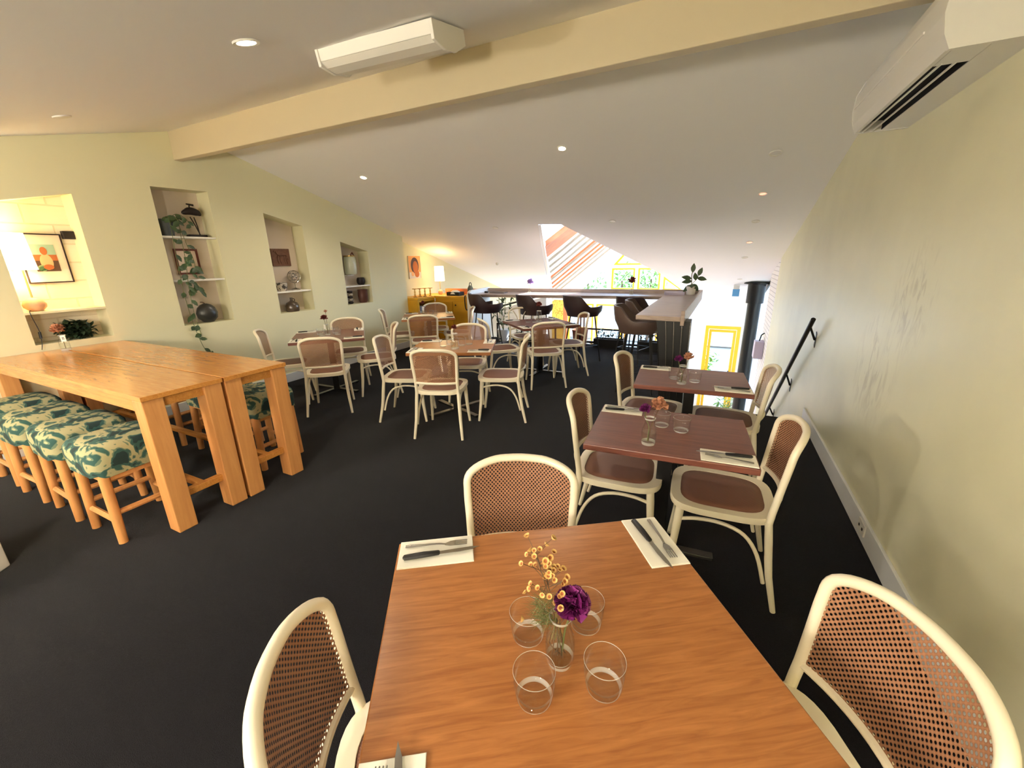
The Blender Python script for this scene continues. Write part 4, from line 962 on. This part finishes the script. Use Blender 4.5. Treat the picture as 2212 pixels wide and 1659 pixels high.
for k, (x, y) in enumerate(((-5.40, 6.62), (-5.37, 6.74), (-5.33, 6.85), (-5.28, 6.96))):
    t = thing('brass_candlestick', 'turned brass candlestick with flat top, %s of four on the yellow worktop' % ('leftmost', 'second from left', 'third from left', 'rightmost')[k], 'candlestick', (x, y, .966), 0, 'brass candlesticks')
    b = B(); lathe(b, [(0, 0), (.036, 0), (.038, .008), (.016, .02), (0, .02)], 16); obj('foot', b, 'brass', t)
    b = B(); lathe(b, [(.012, .018), (.02, .04), (.012, .07), (.018, .1), (.01, .13), (.014, .15)], 12); obj('stem', b, 'brass', t)
    b = B(); lathe(b, [(.012, .148), (.05, .155), (.052, .165), (0, .165)], 16); obj('drip_pan', b, 'brass', t)
t = thing('glass_pitcher', 'grey glass pitcher in the open shelf of the yellow cabinet', 'pitcher', (-5.34, 6.66, .6025))
b = B(); lathe(b, [(0, 0), (.055, 0), (.062, .06), (.05, .14), (.056, .19), (.052, .19), (.045, .14), (.056, .06), (0, .01)], 20); obj('body', b, mat('smoky_glass', (170, 178, 190), .15, coat=.4), t)
b = B(); tube(b, smoothpath([(.03, .05, .17), (.03, .095, .16), (.03, .095, .09), (.03, .055, .06)], 3), .007, 8); obj('handle', b, 'steel', t)
t = thing('cutlery_tray', 'black tray with pale contents on the yellow worktop', 'tray', (-4.84, 7.22, .966))
b = B(); prism(b, [(-.15, -.1), (.15, -.1), (.15, .1), (-.15, .1)], 0, .07, None, [[(-.14, -.09), (.14, -.09), (.14, .09), (-.14, .09)]]); bx(b, -.145, .145, -.095, .095, 0, .008); obj('box', b, 'black', t, smooth=False)
b = B(); lathe(b, [(.12, .03), (.1, .07), (.05, .1), (0, .105)], 14); obj('folded_cloth', b, 'paper', t)
t = thing('glass_jar', 'small clear glass on the yellow worktop right of the lamp', 'glass', (-5.10, 7.26, .966)); b = B(); lathe(b, [(0, .006), (.04, .006), (.045, .1), (.047, .1), (.042, 0), (0, 0)], 18); obj('body', b, 'glass', t)
t = thing('grey_green_bag', 'grey green folded bag standing on the yellow worktop by the counter end', 'bag', (-4.46, 7.2, .966))
b = B(); lathe(b, [(0, 0), (.05, 0), (.06, .08), (.055, .15), (.03, .20), (0, .205)], 10, (0, 0, 0), Matrix.Diagonal((.9, 1.3, 1, 1))); obj('body', b, mat('grey_green_cloth', (98, 100, 84), .9), t, angle=30)
b = B(); tube(b, smoothpath([(0, -.04, .18), (0, -.02, .25), (0, .03, .25), (0, .05, .18)], 3), .008, 8); obj('strap', b, mat('dark_strap', (60, 62, 56), .9), t)
t = thing('hooked_umbrella', 'dark brown hooked umbrella handle hanging at the yellow cabinet front', 'umbrella', (-4.43, 6.96, 0))
b = B(); tube(b, smoothpath([(0, 0, .985), (0, -.035, .96), (0, -.035, .85), (.01, -.035, .76), (.03, -.035, .715), (.065, -.035, .72), (.075, -.035, .76)], 4), .011, 10); obj('hook', b, 'frame_dk', t)

# ================================================================== BAR COUNTER
b = B(); t = thing('bar_counter', 'grey oak L shaped bar counter at the far end of the room', 'counter', (-2.3, 6.9, 0))
ox, oy = 2.3, -6.9
P = [(-4.09, 6.60), (-.76, 7.0), (-.76, 4.62), (-.30, 4.58), (-.24, 7.62), (-4.2, 7.28)]
b = B(); prism(b, [(x + ox, y + oy) for x, y in P], 1.0, 1.05); obj('countertop', b, 'barwood', t, smooth=False, bevel=.005)
b = B(); prism(b, [(x + ox, y + oy) for x, y in ((-4.2, 7.28), (-.24, 7.62), (-.24, 7.66), (-4.2, 7.32))], .96, 1.115); obj('upstand', b, 'barwood', t, smooth=False, bevel=.004)
b = B(); prism(b, [(x + ox, y + oy) for x, y in ((-.30, 4.58), (-.24, 7.62), (-.20, 7.62), (-.262, 4.58))], .96, 1.115); obj('upstand', b, 'barwood', t, smooth=False, bevel=.004)
b = B(); prism(b, [(6.58, 0), (7.36, 0), (7.36, 1.135), (6.66, 1.115), (6.60, 1.09), (6.575, 1.03)], -4.16, -4.10, YZ); bmesh.ops.translate(b, verts=b.verts, vec=(ox, oy, 0)); obj('end_panel', b, 'white', t, smooth=False, bevel=.006)
def curve_x(z): return -.07 * (z ** 2.2)     # fins flare to the left towards the top
for k in range(4):
    x0_ = -.455 + .064 * k; x1_ = x0_ + .062; zz = [1.0, .92, .82, .7, .55, .4, .2, 0]; f = (3 - k) / 3
    outl = [(x0_ + curve_x(z) * (f + .25), z) for z in zz] + [(x1_ + curve_x(z) * f * .75, z) for z in zz[::-1]]
    prism_pts = [(a_ + ox, z_) for a_, z_ in outl]
    b = B(); prism(b, prism_pts, 4.62 + oy + .006 * k, 4.86 + oy, XZ); lg = obj('support_fin', b, 'black', t, smooth=False)
    b = B(); tube(b, [(x1_ + curve_x(z) * f * .75 + ox, 4.614 + oy, z * .99 + .003) for z in zz], .004, 6); obj('edge_strip', b, 'steel', lg)
# balustrade under the far edge
t = thing('steel_balustrade', 'black steel balustrade rail along the open floor edge behind the counter', 'railing', (-2.3, 7.9, 0))
b = B(); bx(b, -1.95, 1.70, -.02, .02, .03, .07); obj('bottom_rail', b, 'black', t, smooth=False)
b = B(); bx(b, -1.95, 1.70, -.015, .015, .30, .33); obj('bottom_rail', b, 'black', t, smooth=False)
for x in (-1.95, -.6, .75, 1.66): b = B(); bx(b, x, x + .03, -.018, .018, 0, .33); obj('post', b, 'black', t, smooth=False)
def make_barstool(label, m):
    t = thing('bar_stool', label, 'stool', group='leather tub bar stools')
    # tub seat: shell sweeping from low front arms to a tall back (front = +y)
    def sst(e0, e1, x):
        t_ = min(1, max(0, (x - e0) / (e1 - e0))); return t_ * t_ * (3 - 2 * t_)
    def shell(off, zoff):
        rows = []; nA = 40
        for i in range(nA + 1):
            dev = -132 + 264 * i / nA                      # angle from straight back
            th = math.radians(270 + dev); q = abs(dev)
            h = 1.085 - .175 * sst(48, 88, q) + .015 * sst(105, 132, q)
            col = []
            for k in (0, .2, .45, .75, 1):
                r = .225 + .055 * sst(0, .6, k) - off; zz = .755 + (h - .755) * k; e_ = .8; cs, sn = math.cos(th), math.sin(th); cs = math.copysign(abs(cs) ** e_, cs); sn = math.copysign(abs(sn) ** e_, sn)
                col.append(Vector((cs * r, sn * r * (1.0 if sn < 0 else 1.15) - .03 * k * (1 - sst(40, 100, q)), zz)))
            rows.append(col)
        return rows
    b = B(); A, I = shell(0, 0), shell(.028, 0)
    va = [[b.verts.new(p) for p in c] for c in A]; vi = [[b.verts.new(p) for p in c] for c in I]
    for i in range(len(va) - 1):
        for j in range(4):
            b.faces.new((va[i][j], va[i + 1][j], va[i + 1][j + 1], va[i][j + 1])); b.faces.new((vi[i][j], vi[i][j + 1], vi[i + 1][j + 1], vi[i + 1][j]))
        b.faces.new((va[i][4], va[i + 1][4], vi[i + 1][4], vi[i][4])); b.faces.new((va[i][0], vi[i][0], vi[i + 1][0], va[i + 1][0]))
    for e in (0, -1):
        for j in range(4): b.faces.new((va[e][j], va[e][j + 1], vi[e][j + 1], vi[e][j]))
    obj('backrest', b, m, t, angle=60)
    b = B(); lathe(b, [(0, .735), (.16, .74), (.225, .76), (.245, .79), (.245, .835), (.215, .855), (0, .865)], 28, (0, .015, 0)); obj('seat', b, m, t, angle=60)
    for sx in (-1, 1):
        for sy in (-1, 1):
            b = B(); tube(b, [(sx * .14, sy * .14 + .01, .75), (sx * .18, sy * .18 + .01, .375), (sx * .22, sy * .22 + .01, 0)], [.011, .0105, .009], 8); obj('leg', b, 'black', t)
    b = B(); q = .187; tube(b, [(q, q + .01, .27), (-q, q + .01, .27), (-q, -q + .01, .27), (q, -q + .01, .27)], .007, 8, closed=True); obj('footrest', b, 'black', t)
    return t
BS = [(-3.70, 6.48, -38, 'dark tub bar stool at the left end of the long counter'), (-2.76, 6.50, -38, 'dark tub bar stool second from the left at the long counter'),
      (-1.93, 6.54, -36, 'dark tub bar stool third from the left at the long counter'), (-1.10, 6.64, -20, 'dark tub bar stool in the inner corner of the long counter')]
bs = make_barstool(BS[0][3], 'leather'); bs.location = (BS[0][0], BS[0][1], 0); bs.rotation_euler = (0, 0, math.radians(BS[0][2]))
for x, y, a, l in BS[1:]: dup(bs, (x, y, 0), a, l)
bt = make_barstool('taupe tub bar stool at the near end of the counter return', 'leatherg'); bt.location = (-.83, 5.28, 0); bt.rotation_euler = (0, 0, math.radians(-84))
dup(bt, (-.83, 5.98, 0), -84, 'taupe tub bar stool farther along the counter return')
# on the counter
vase((-3.16, 7.2, 1.051), 'with mauve flowers at the left of the bar counter', .13)
far_flower((-3.16, 7.2, 1.051), 'mauve flower head at the left of the bar counter', 'mauve', .07, (.02, 0, .19), 31, n=90, stemm='stem')
vase((-1.30, 7.28, 1.051), 'with dusky flowers at the middle of the bar counter', .13)
far_flower((-1.30, 7.28, 1.051), 'dusky pink dried flower at the middle of the bar counter', 'driedred', .075, (.0, 0, .22), 32, n=80)
pot('plant_pot', 'white pot with a broad leaved plant at the corner of the bar counter', (-.375, 7.42, 1.051), [(0, 0), (.065, 0), (.078, .12), (.08, .135), (.072, .135), (.066, .11), (0, .11)], 'white')
t = thing('rubber_plant', 'young broad leaved plant in the white pot at the counter corner', 'plant', (-.375, 7.42, 1.165)); rg = random.Random(2)
b = B(); tube(b, smoothpath([(0, 0, 0), (.0, 0, .10), (-.01, 0, .20), (0, 0, .25)], 3), .006, 6); tube(b, [(0, 0, .05), (.07, 0, .13), (.10, 0, .2)], .004, 6); obj('stem', b, 'stem', t)
for p, d, l in (((0, 0, .24), (.05, -.1, 1), .14), ((-.01, 0, .14), (-1, -.2, .25), .15), ((0, 0, .10), (-1, -.3, -.05), .15), ((.09, 0, .19), (.35, -.2, 1), .13), ((.08, 0, .15), (.9, -.2, -.1), .14), ((.01, 0, .05), (.6, -.6, -.35), .15), ((0, 0, .04), (-.7, -.5, -.6), .16), ((0, 0, .05), (.1, -.9, -.2), .13), ((.06, 0, .12), (-.2, -.4, 1), .12), ((0, 0, .03), (.9, .3, -.6), .15)):
    b = B(); leafshape(b, p, d, (0, -1, .4), l, .075, .2, 4); obj('leaf', b, 'leaf', t)
for x, y, a, l in ((-3.72, 7.02, 5, 'thin folded menu lying at the left end of the bar counter'), (-.62, 7.38, 10, 'stack of menus lying near the potted plant on the bar counter')):
    bm = B(); bx(bm, -.15, .15, -.10, .10, 0, .012 if 'thin' in l else .045); o = obj('menu', bm, M['lav'] if 'stack' in l else M['leatherg'], smooth=False, loc=(x, y, 1.051)); o.rotation_euler = (0, 0, math.radians(a)); tag(o, l, 'menu', 'menus on the counter')
bm = B(); bx(bm, -.03, .03, -.02, .02, 0, .03); o = obj('small_box', bm, 'black', smooth=False, loc=(-3.95, 6.95, 1.051)); tag(o, 'tiny black box left of the menu on the bar counter', 'box')
# planters and pots on the floor edge behind the counter
def planter(x0, x1, y, label, pl, n, seed):
    bm = B(); prism(bm, [(x0, y - .1), (x1, y - .1), (x1, y + .1), (x0, y + .1)], 0, .17, None, [[(x0 + .015, y - .085), (x1 - .015, y - .085), (x1 - .015, y + .085), (x0 + .015, y + .085)]]); bx(bm, x0 + .01, x1 - .01, y - .09, y + .09, 0, .14)
    o = obj('planter_box', bm, 'black', smooth=False); tag(o, label, 'planter', 'black planters behind the counter')
    t = thing('planter_shrub', pl, 'plant', ((x0 + x1) / 2, y, .142), 0, 'plants in the black planters'); rg = random.Random(seed); hw = (x1 - x0) / 2 - .03
    b = B()
    for i in range(n): leafshape(b, (rg.uniform(-hw, hw), rg.uniform(-.06, .06), rg.uniform(.02, .16)), (rg.uniform(-1, 1), rg.uniform(-1, 1), rg.uniform(0, 1)), (0, 0, 1), rg.uniform(.06, .12), .04, n=2)
    obj('foliage', b, 'leafd', t)
    b = B()
    for i in range(5): x = -hw + 2 * hw * i / 4; tube(b, [(x, 0, 0), (x + .02, 0, .15)], .006, 5)
    obj('stem', b, 'stemb', t)
planter(-3.72, -3.0, 7.70, 'long black planter box under the left of the counter', 'dark leafy plants in the planter under the left of the counter', 60, 41)
planter(-2.02, -1.45, 7.76, 'black planter box under the middle of the counter', 'dark leafy plants in the planter under the middle of the counter', 60, 42)
planter(-1.2, -.72, 7.76, 'black planter box under the counter corner', 'dark leafy plants in the planter under the counter corner', 60, 43)
pot('terracotta_pot', 'red brown terracotta pot on the floor behind the bar stools', (-2.28, 7.62, 0), [(0, 0), (.11, 0), (.15, .3), (.16, .34), (.14, .34), (.13, .3), (0, .28)], 'brownp')
t = thing('leafy_pot_plant', 'tall pale green foliage behind the left bar stool', 'plant', (-3.98, 7.68, 0)); rg = random.Random(8)
b = B(); lathe(b, [(0, 0), (.10, 0), (.13, .24), (.12, .24), (0, .2)], 18); obj('pot', b, 'white', t)
b = B()
for i in range(6): tube(b, smoothpath([(0, 0, .2), (rg.uniform(-.1, .1), rg.uniform(-.05, .1), .5), (rg.uniform(-.2, .2), rg.uniform(-.05, .1), rg.uniform(.7, .95))], 3), .006, 5)
obj('stem', b, 'stem', t)
b = B()
for i in range(90): leafshape(b, (rg.uniform(-.2, .2), rg.uniform(-.1, .12), rg.uniform(.3, .95)), (rg.uniform(-1, 1), rg.uniform(-1, 1), rg.uniform(-.6, .4)), (0, 0, 1), rg.uniform(.08, .14), .05, n=2)
obj('foliage', b, 'leaf', t)

# ================================================================== CEILING FITTINGS
NN = Vector((0, .257, -1)).normalized()   # near ceiling facing down
FN = Vector((.02275, -.2782, -1)).normalized()
def fit_root(name, label, cat, x, y, near, group):
    z = zn(y) if near else zc(x, y); t = thing(name, label, cat, (x, y, z), 0, group)
    n = NN if near else FN
    t.rotation_euler = (-n).to_track_quat('Z', 'Y').to_euler(); return t
def downlight(x, y, near, label, lit, r=.05):
    t = fit_root('downlight', label, 'ceiling light', x, y, near, 'recessed downlights')
    b = B(); lathe(b, [(r * .72, -.001), (r, -.001), (r * 1.02, -.004), (r * .98, -.009), (r * .74, -.007), (r * .70, -.002)], 24); obj('trim_ring', b, 'white', t)
    b = B(); lathe(b, [(r * .73, -.003), (0, -.0045)], 24); obj('lens', b, {'on': 'bulb', 'red': 'redglow', 'off': 'plastic'}[lit], t)
    if lit == 'on': lamp('SPOT', (0, 0, -.03), DL, WARM, .04, t, spot=150, blend=.8).rotation_euler = (0, 0, 0)
    return t
DL = 18
downlight(-2.227, 1.605, True, 'lit recessed downlight in the near ceiling left of the batten light', 'on', .062)
downlight(-4.257, 4.389, False, 'lit recessed downlight in the sloping ceiling above the wall niches', 'on')
downlight(-1.59, 4.471, False, 'lit recessed downlight at the centre of the sloping ceiling', 'on')
for x, y, l in ((.1, -1.1, 'added fill downlight behind the camera on the right'), (-2.3, -1.1, 'added fill downlight behind the camera in the middle'), (-4.3, -.6, 'added fill downlight behind the camera on the left')):
    downlight(x, y, True, l, 'on', .062)  # unseen downlights added as fill for the near part of the room
for x, y, l, s, lit in ((.369, 5.127, 'white ceiling disc nearest the air conditioner', .058, 'off'), (.366, 6.036, 'dim red downlight nearest the air conditioner', .05, 'red'), (.38, 6.922, 'white ceiling disc between the two red downlights', .05, 'off'),
    (.388, 7.815, 'dim red downlight farther along the right of the ceiling', .05, 'red'), (.392, 8.657, 'white ceiling disc beyond the farther red downlight', .05, 'off'), (.428, 10.288, 'white ceiling disc in front of the black flue pipe', .05, 'off'), (-1.505, 6.514, 'white ceiling disc right of the roof opening tip', .05, 'off'), (-3.418, 6.39, 'faint white ceiling disc left of the roof opening tip', .05, 'off')):
    downlight(x, y, False, l, lit, s)
t = fit_root('motion_sensor', 'small white sensor on the ceiling slope above the bar counter', 'sensor', -4.457, 8.375, False, None)
b = B(); lathe(b, [(.03, 0), (.032, -.02), (.02, -.045), (0, -.05)], 16); obj('housing', b, 'plastic', t)
t = fit_root('ceiling_vent', 'small flat disc on the near ceiling at the far left', 'vent', -4.454, 1.642, True, None)
b = B(); lathe(b, [(.055, 0), (.055, -.008), (.03, -.012), (0, -.012)], 20); obj('cover', b, 'plastic', t)
# batten light: body, prismatic diffuser, end caps
t = thing('batten_light', 'white fluorescent batten light with sloping diffuser on the ceiling by the beam', 'ceiling light', (-1.82, 2.17, zn(2.17)), 0)
t.rotation_euler = (math.atan(.257), 0, math.radians(4))
b = B(); bx(b, -.38, .38, -.15, .15, -.062, 0.0); obj('body', b, 'white', t, smooth=False, bevel=.004)
b = B(); prism(b, [(-.15, -.063), (.15, -.063), (.12, -.092), (.05, -.112), (-.05, -.112), (-.12, -.092)], -.37, .37, YZ); obj('diffuser', b, 'plastic', t, smooth=False, bevel=.003)
for x, h in ((-.385, .158), (.37, .20)):
    b = B(); prism(b, [(-.158, -.002), (h, -.002), (h, -.075), (.07, -.118), (-.05, -.118), (-.158, -.085)], x, x + .018, YZ); obj('end_cap', b, 'white', t, smooth=False, bevel=.003)

# ================================================================== RIGHT WALL
t = thing('air_conditioner', 'white split air conditioner high on the right wall with dark louvre slots', 'air conditioner', (RW, 3.075, 2.40))
hy = .645
prof = [(0, 0), (-.20, .0), (-.245, .015), (-.275, .06), (-.285, .14), (-.275, .29), (0, .30)]
def acp(bm, pr, y0, y1):   # profile (x,z) swept along y
    a = [bm.verts.new((p[0], y0, p[1])) for p in pr]; c = [bm.verts.new((p[0], y1, p[1])) for p in pr]; n = len(pr)
    bm.faces.new(a); bm.faces.new(c[::-1])
    for i in range(n): bm.faces.new((a[i], a[(i + 1) % n], c[(i + 1) % n], c[i]))
b = B(); acp(b, [(0, .0), (-.135, .0), (-.135, .07), (-.25, .07), (-.25, .0), (-.268, .0), (-.288, .05), (-.30, .12), (-.295, .21), (-.262, .285), (0, .30)], -hy + .02, hy - .02); obj('casing', b, 'plastic', t, smooth=False)
b = B(); bx(b, -.248, -.137, -hy + .19, hy - .03, .055, .069); obj('outlet_slot', b, 'darkgap', t, smooth=False)
b = B(); bx(b, -.1385, -.1365, -hy + .19, hy - .03, .002, .069); bx(b, -.2485, -.2465, -hy + .19, hy - .03, .012, .069); obj('outlet_lining', b, 'darkgap', t, smooth=False)
for xa in (-.228, -.180):
    b = B(); bx(b, xa - .0025, xa + .0025, -hy + .17, hy - .022, -.003, .006); obj('louvre', b, 'white', t, smooth=False)
b = B(); bx(b, -.248, -.137, -hy + .02, -hy + .19, .0, .068); obj('slot_end', b, 'plastic', t, smooth=False)
b = B(); acp(b, [(-.2985, .128), (-.3045, .128), (-.3045, .138), (-.2985, .138)], -hy + .2, hy - .06); obj('front_reflection', b, 'white', t, smooth=False)  # white strip modelled in place of a reflection along the casing
for s in (-1, 1):
    b = B(); acp(b, [(0, -.003), (-.266, -.003), (-.29, .05), (-.303, .12), (-.298, .212), (-.264, .289), (0, .304)], s * hy - (.022 if s > 0 else 0), s * hy + (0 if s > 0 else .022)); obj('end_cap', b, 'plastic', t, smooth=False)
b = B(); bx(b, -.17, -.155, -hy - .003, -hy, .16, .18); obj('screw_cover', b, 'darkgap', t, smooth=False)
# handrail
t = thing('stair_handrail', 'dark metal handrail on brackets sloping down the right wall', 'handrail', (RW, 5.7, .3))
p0, p1 = Vector((-.08, 4.878 - 5.7, 1.042 - .3)), Vector((-.08, 7.05 - 5.7, -.79 - .3))
b = B(); tube(b, [p0, p1], .021, 14); obj('rail', b, 'black', t)
for y, z in ((5.03, .82), (5.86, .10), (6.72, -.60)):
    k = (y - .06 - 4.878) / (7.05 - 4.878); rp = p0.lerp(p1, k)
    b = B(); tube(b, [rp, (-.01, y - 5.7, z - .3), (0, y - 5.7, z - .3)], [.010, .011, .012], 8); br = obj('bracket', b, 'black', t)
    b = B(); prism(b, [(-.02, -.08), (.02, -.06), (.02, .08), (-.02, .06)], -.006, 0, Matrix.Translation((0, y - 5.7, z - .3)) @ YZ); obj('wall_plate', b, 'black', br, smooth=False)
# power point
t = thing('power_outlet', 'white power outlet low on the right wall above the baseboard', 'outlet', (RW - .018, 2.78, .085))
b = B(); bx(b, -.010, 0, -.058, .058, -.036, .036); obj('faceplate', b, 'plastic', t, smooth=False, bevel=.002)
for y in (-.028, .028): b = B(); bx(b, -.0115, -.010, y - .009, y + .009, -.008, .008); obj('socket', b, 'darkgap', t, smooth=False)
# flue pipe
t = thing('flue_pipe', 'black flue pipe with a wider collar rising to the ceiling at the far right', 'pipe', (.80, 10.7, ZL))
b = B(); lathe(b, [(0, 0), (.135, 0), (.135, 3.65), (0, 3.65)], 24); obj('pipe', b, 'black', t)
b = B(); lathe(b, [(.14, 3.58), (.175, 3.58), (.175, 4.03), (.14, 4.03)], 24); obj('collar', b, 'black', t)
b = B(); lathe(b, [(.176, 3.99), (.26, 4.0), (.265, 4.03), (.176, 4.04)], 24); obj('ceiling_flange', b, 'black', t)
t = thing('exit_sign', 'hanging exit light box on the ceiling left of the flue pipe', 'sign', (.41, 10.8, .70))
b = B(); bx(b, -.07, .07, -.02, .02, .06, .22); obj('housing', b, 'exitb', t, smooth=False)
b = B(); bx(b, -.06, .06, -.025, .025, .22, .31); obj('mount', b, 'plastic', t, smooth=False)
t = thing('wall_box', 'pale lavender box on the right wall beyond the handrail', 'box', (RW, 9.35, -.32))
b = B(); bx(b, -.16, 0, -.14, .14, 0, .34); obj('casing', b, 'lav', t, smooth=False, bevel=.01)
b = B(); tube(b, [(-.08, 0, .34), (-.06, 0, .46), (-.01, 0, .5)], .012, 8); obj('hook', b, 'black', t)
# plant at the foot of the stairs and small signs of the lower room
t = thing('foyer_plant', 'bright green potted plant by the yellow street door', 'plant', (.62, 11.6, ZL)); rg = random.Random(77)
b = B(); lathe(b, [(0, 0), (.16, 0), (.2, .4), (.18, .4), (0, .36)], 20); obj('pot', b, 'white', t)
b = B()
for i in range(8): tube(b, smoothpath([(0, 0, .36), (rg.uniform(-.1, .1), rg.uniform(-.1, .1), .6), (rg.uniform(-.25, .25), rg.uniform(-.2, .2), rg.uniform(.8, 1.0))], 3), .007, 5)
obj('stem', b, 'stem', t)
b = B()
for i in range(120): leafshape(b, (rg.uniform(-.26, .26), rg.uniform(-.22, .22), rg.uniform(.5, 1.05)), (rg.uniform(-1, 1), rg.uniform(-1, 1), rg.uniform(-.5, .8)), (0, 0, 1), rg.uniform(.12, .22), .05, n=2)
obj('foliage', b, 'leafl', t)

# unseen paper globe lamps added behind the camera to brighten the room
def globe(x, y, z, r, label, st):
    t = thing('added_fill_globe', label, 'lamp', (x, y, z), 0, 'added fill globes')
    b = B(); lathe(b, [(0, -r)] + [(r * math.cos(a * PI / 24), r * math.sin(a * PI / 24)) for a in range(-11, 12)] + [(0, r)], 32)
    obj('globe', b, mat('fill_globe_paper', (255, 236, 205), .8, emit=(255, 243, 226), estr=st), t)
    b = B(); tube(b, [(0, 0, r), (0, 0, zn(y) - z)], .004, 6); obj('cord', b, 'black', t)
globe(-.9, -1.7, 1.58, .16, 'added paper globe fill lamp, unseen behind the camera on the right', 56)
globe(-3.6, -1.4, 1.62, .16, 'added paper globe fill lamp, unseen behind the camera on the left', 66)

t = thing('lower_handrail', 'dark handrail on the white stair wall seen under the counter at left', 'handrail', (-4.6, 9.19, .60))
b = B(); tube(b, [(-1.0, 0, -.27), (1.0, 0, .26)], .022, 8); obj('rail', b, 'black', t)
for x in (-.6, .5):
    b = B(); tube(b, [(x, 0, x * .265), (x, .015, x * .265 - .06)], .01, 6); obj('bracket', b, 'black', t)
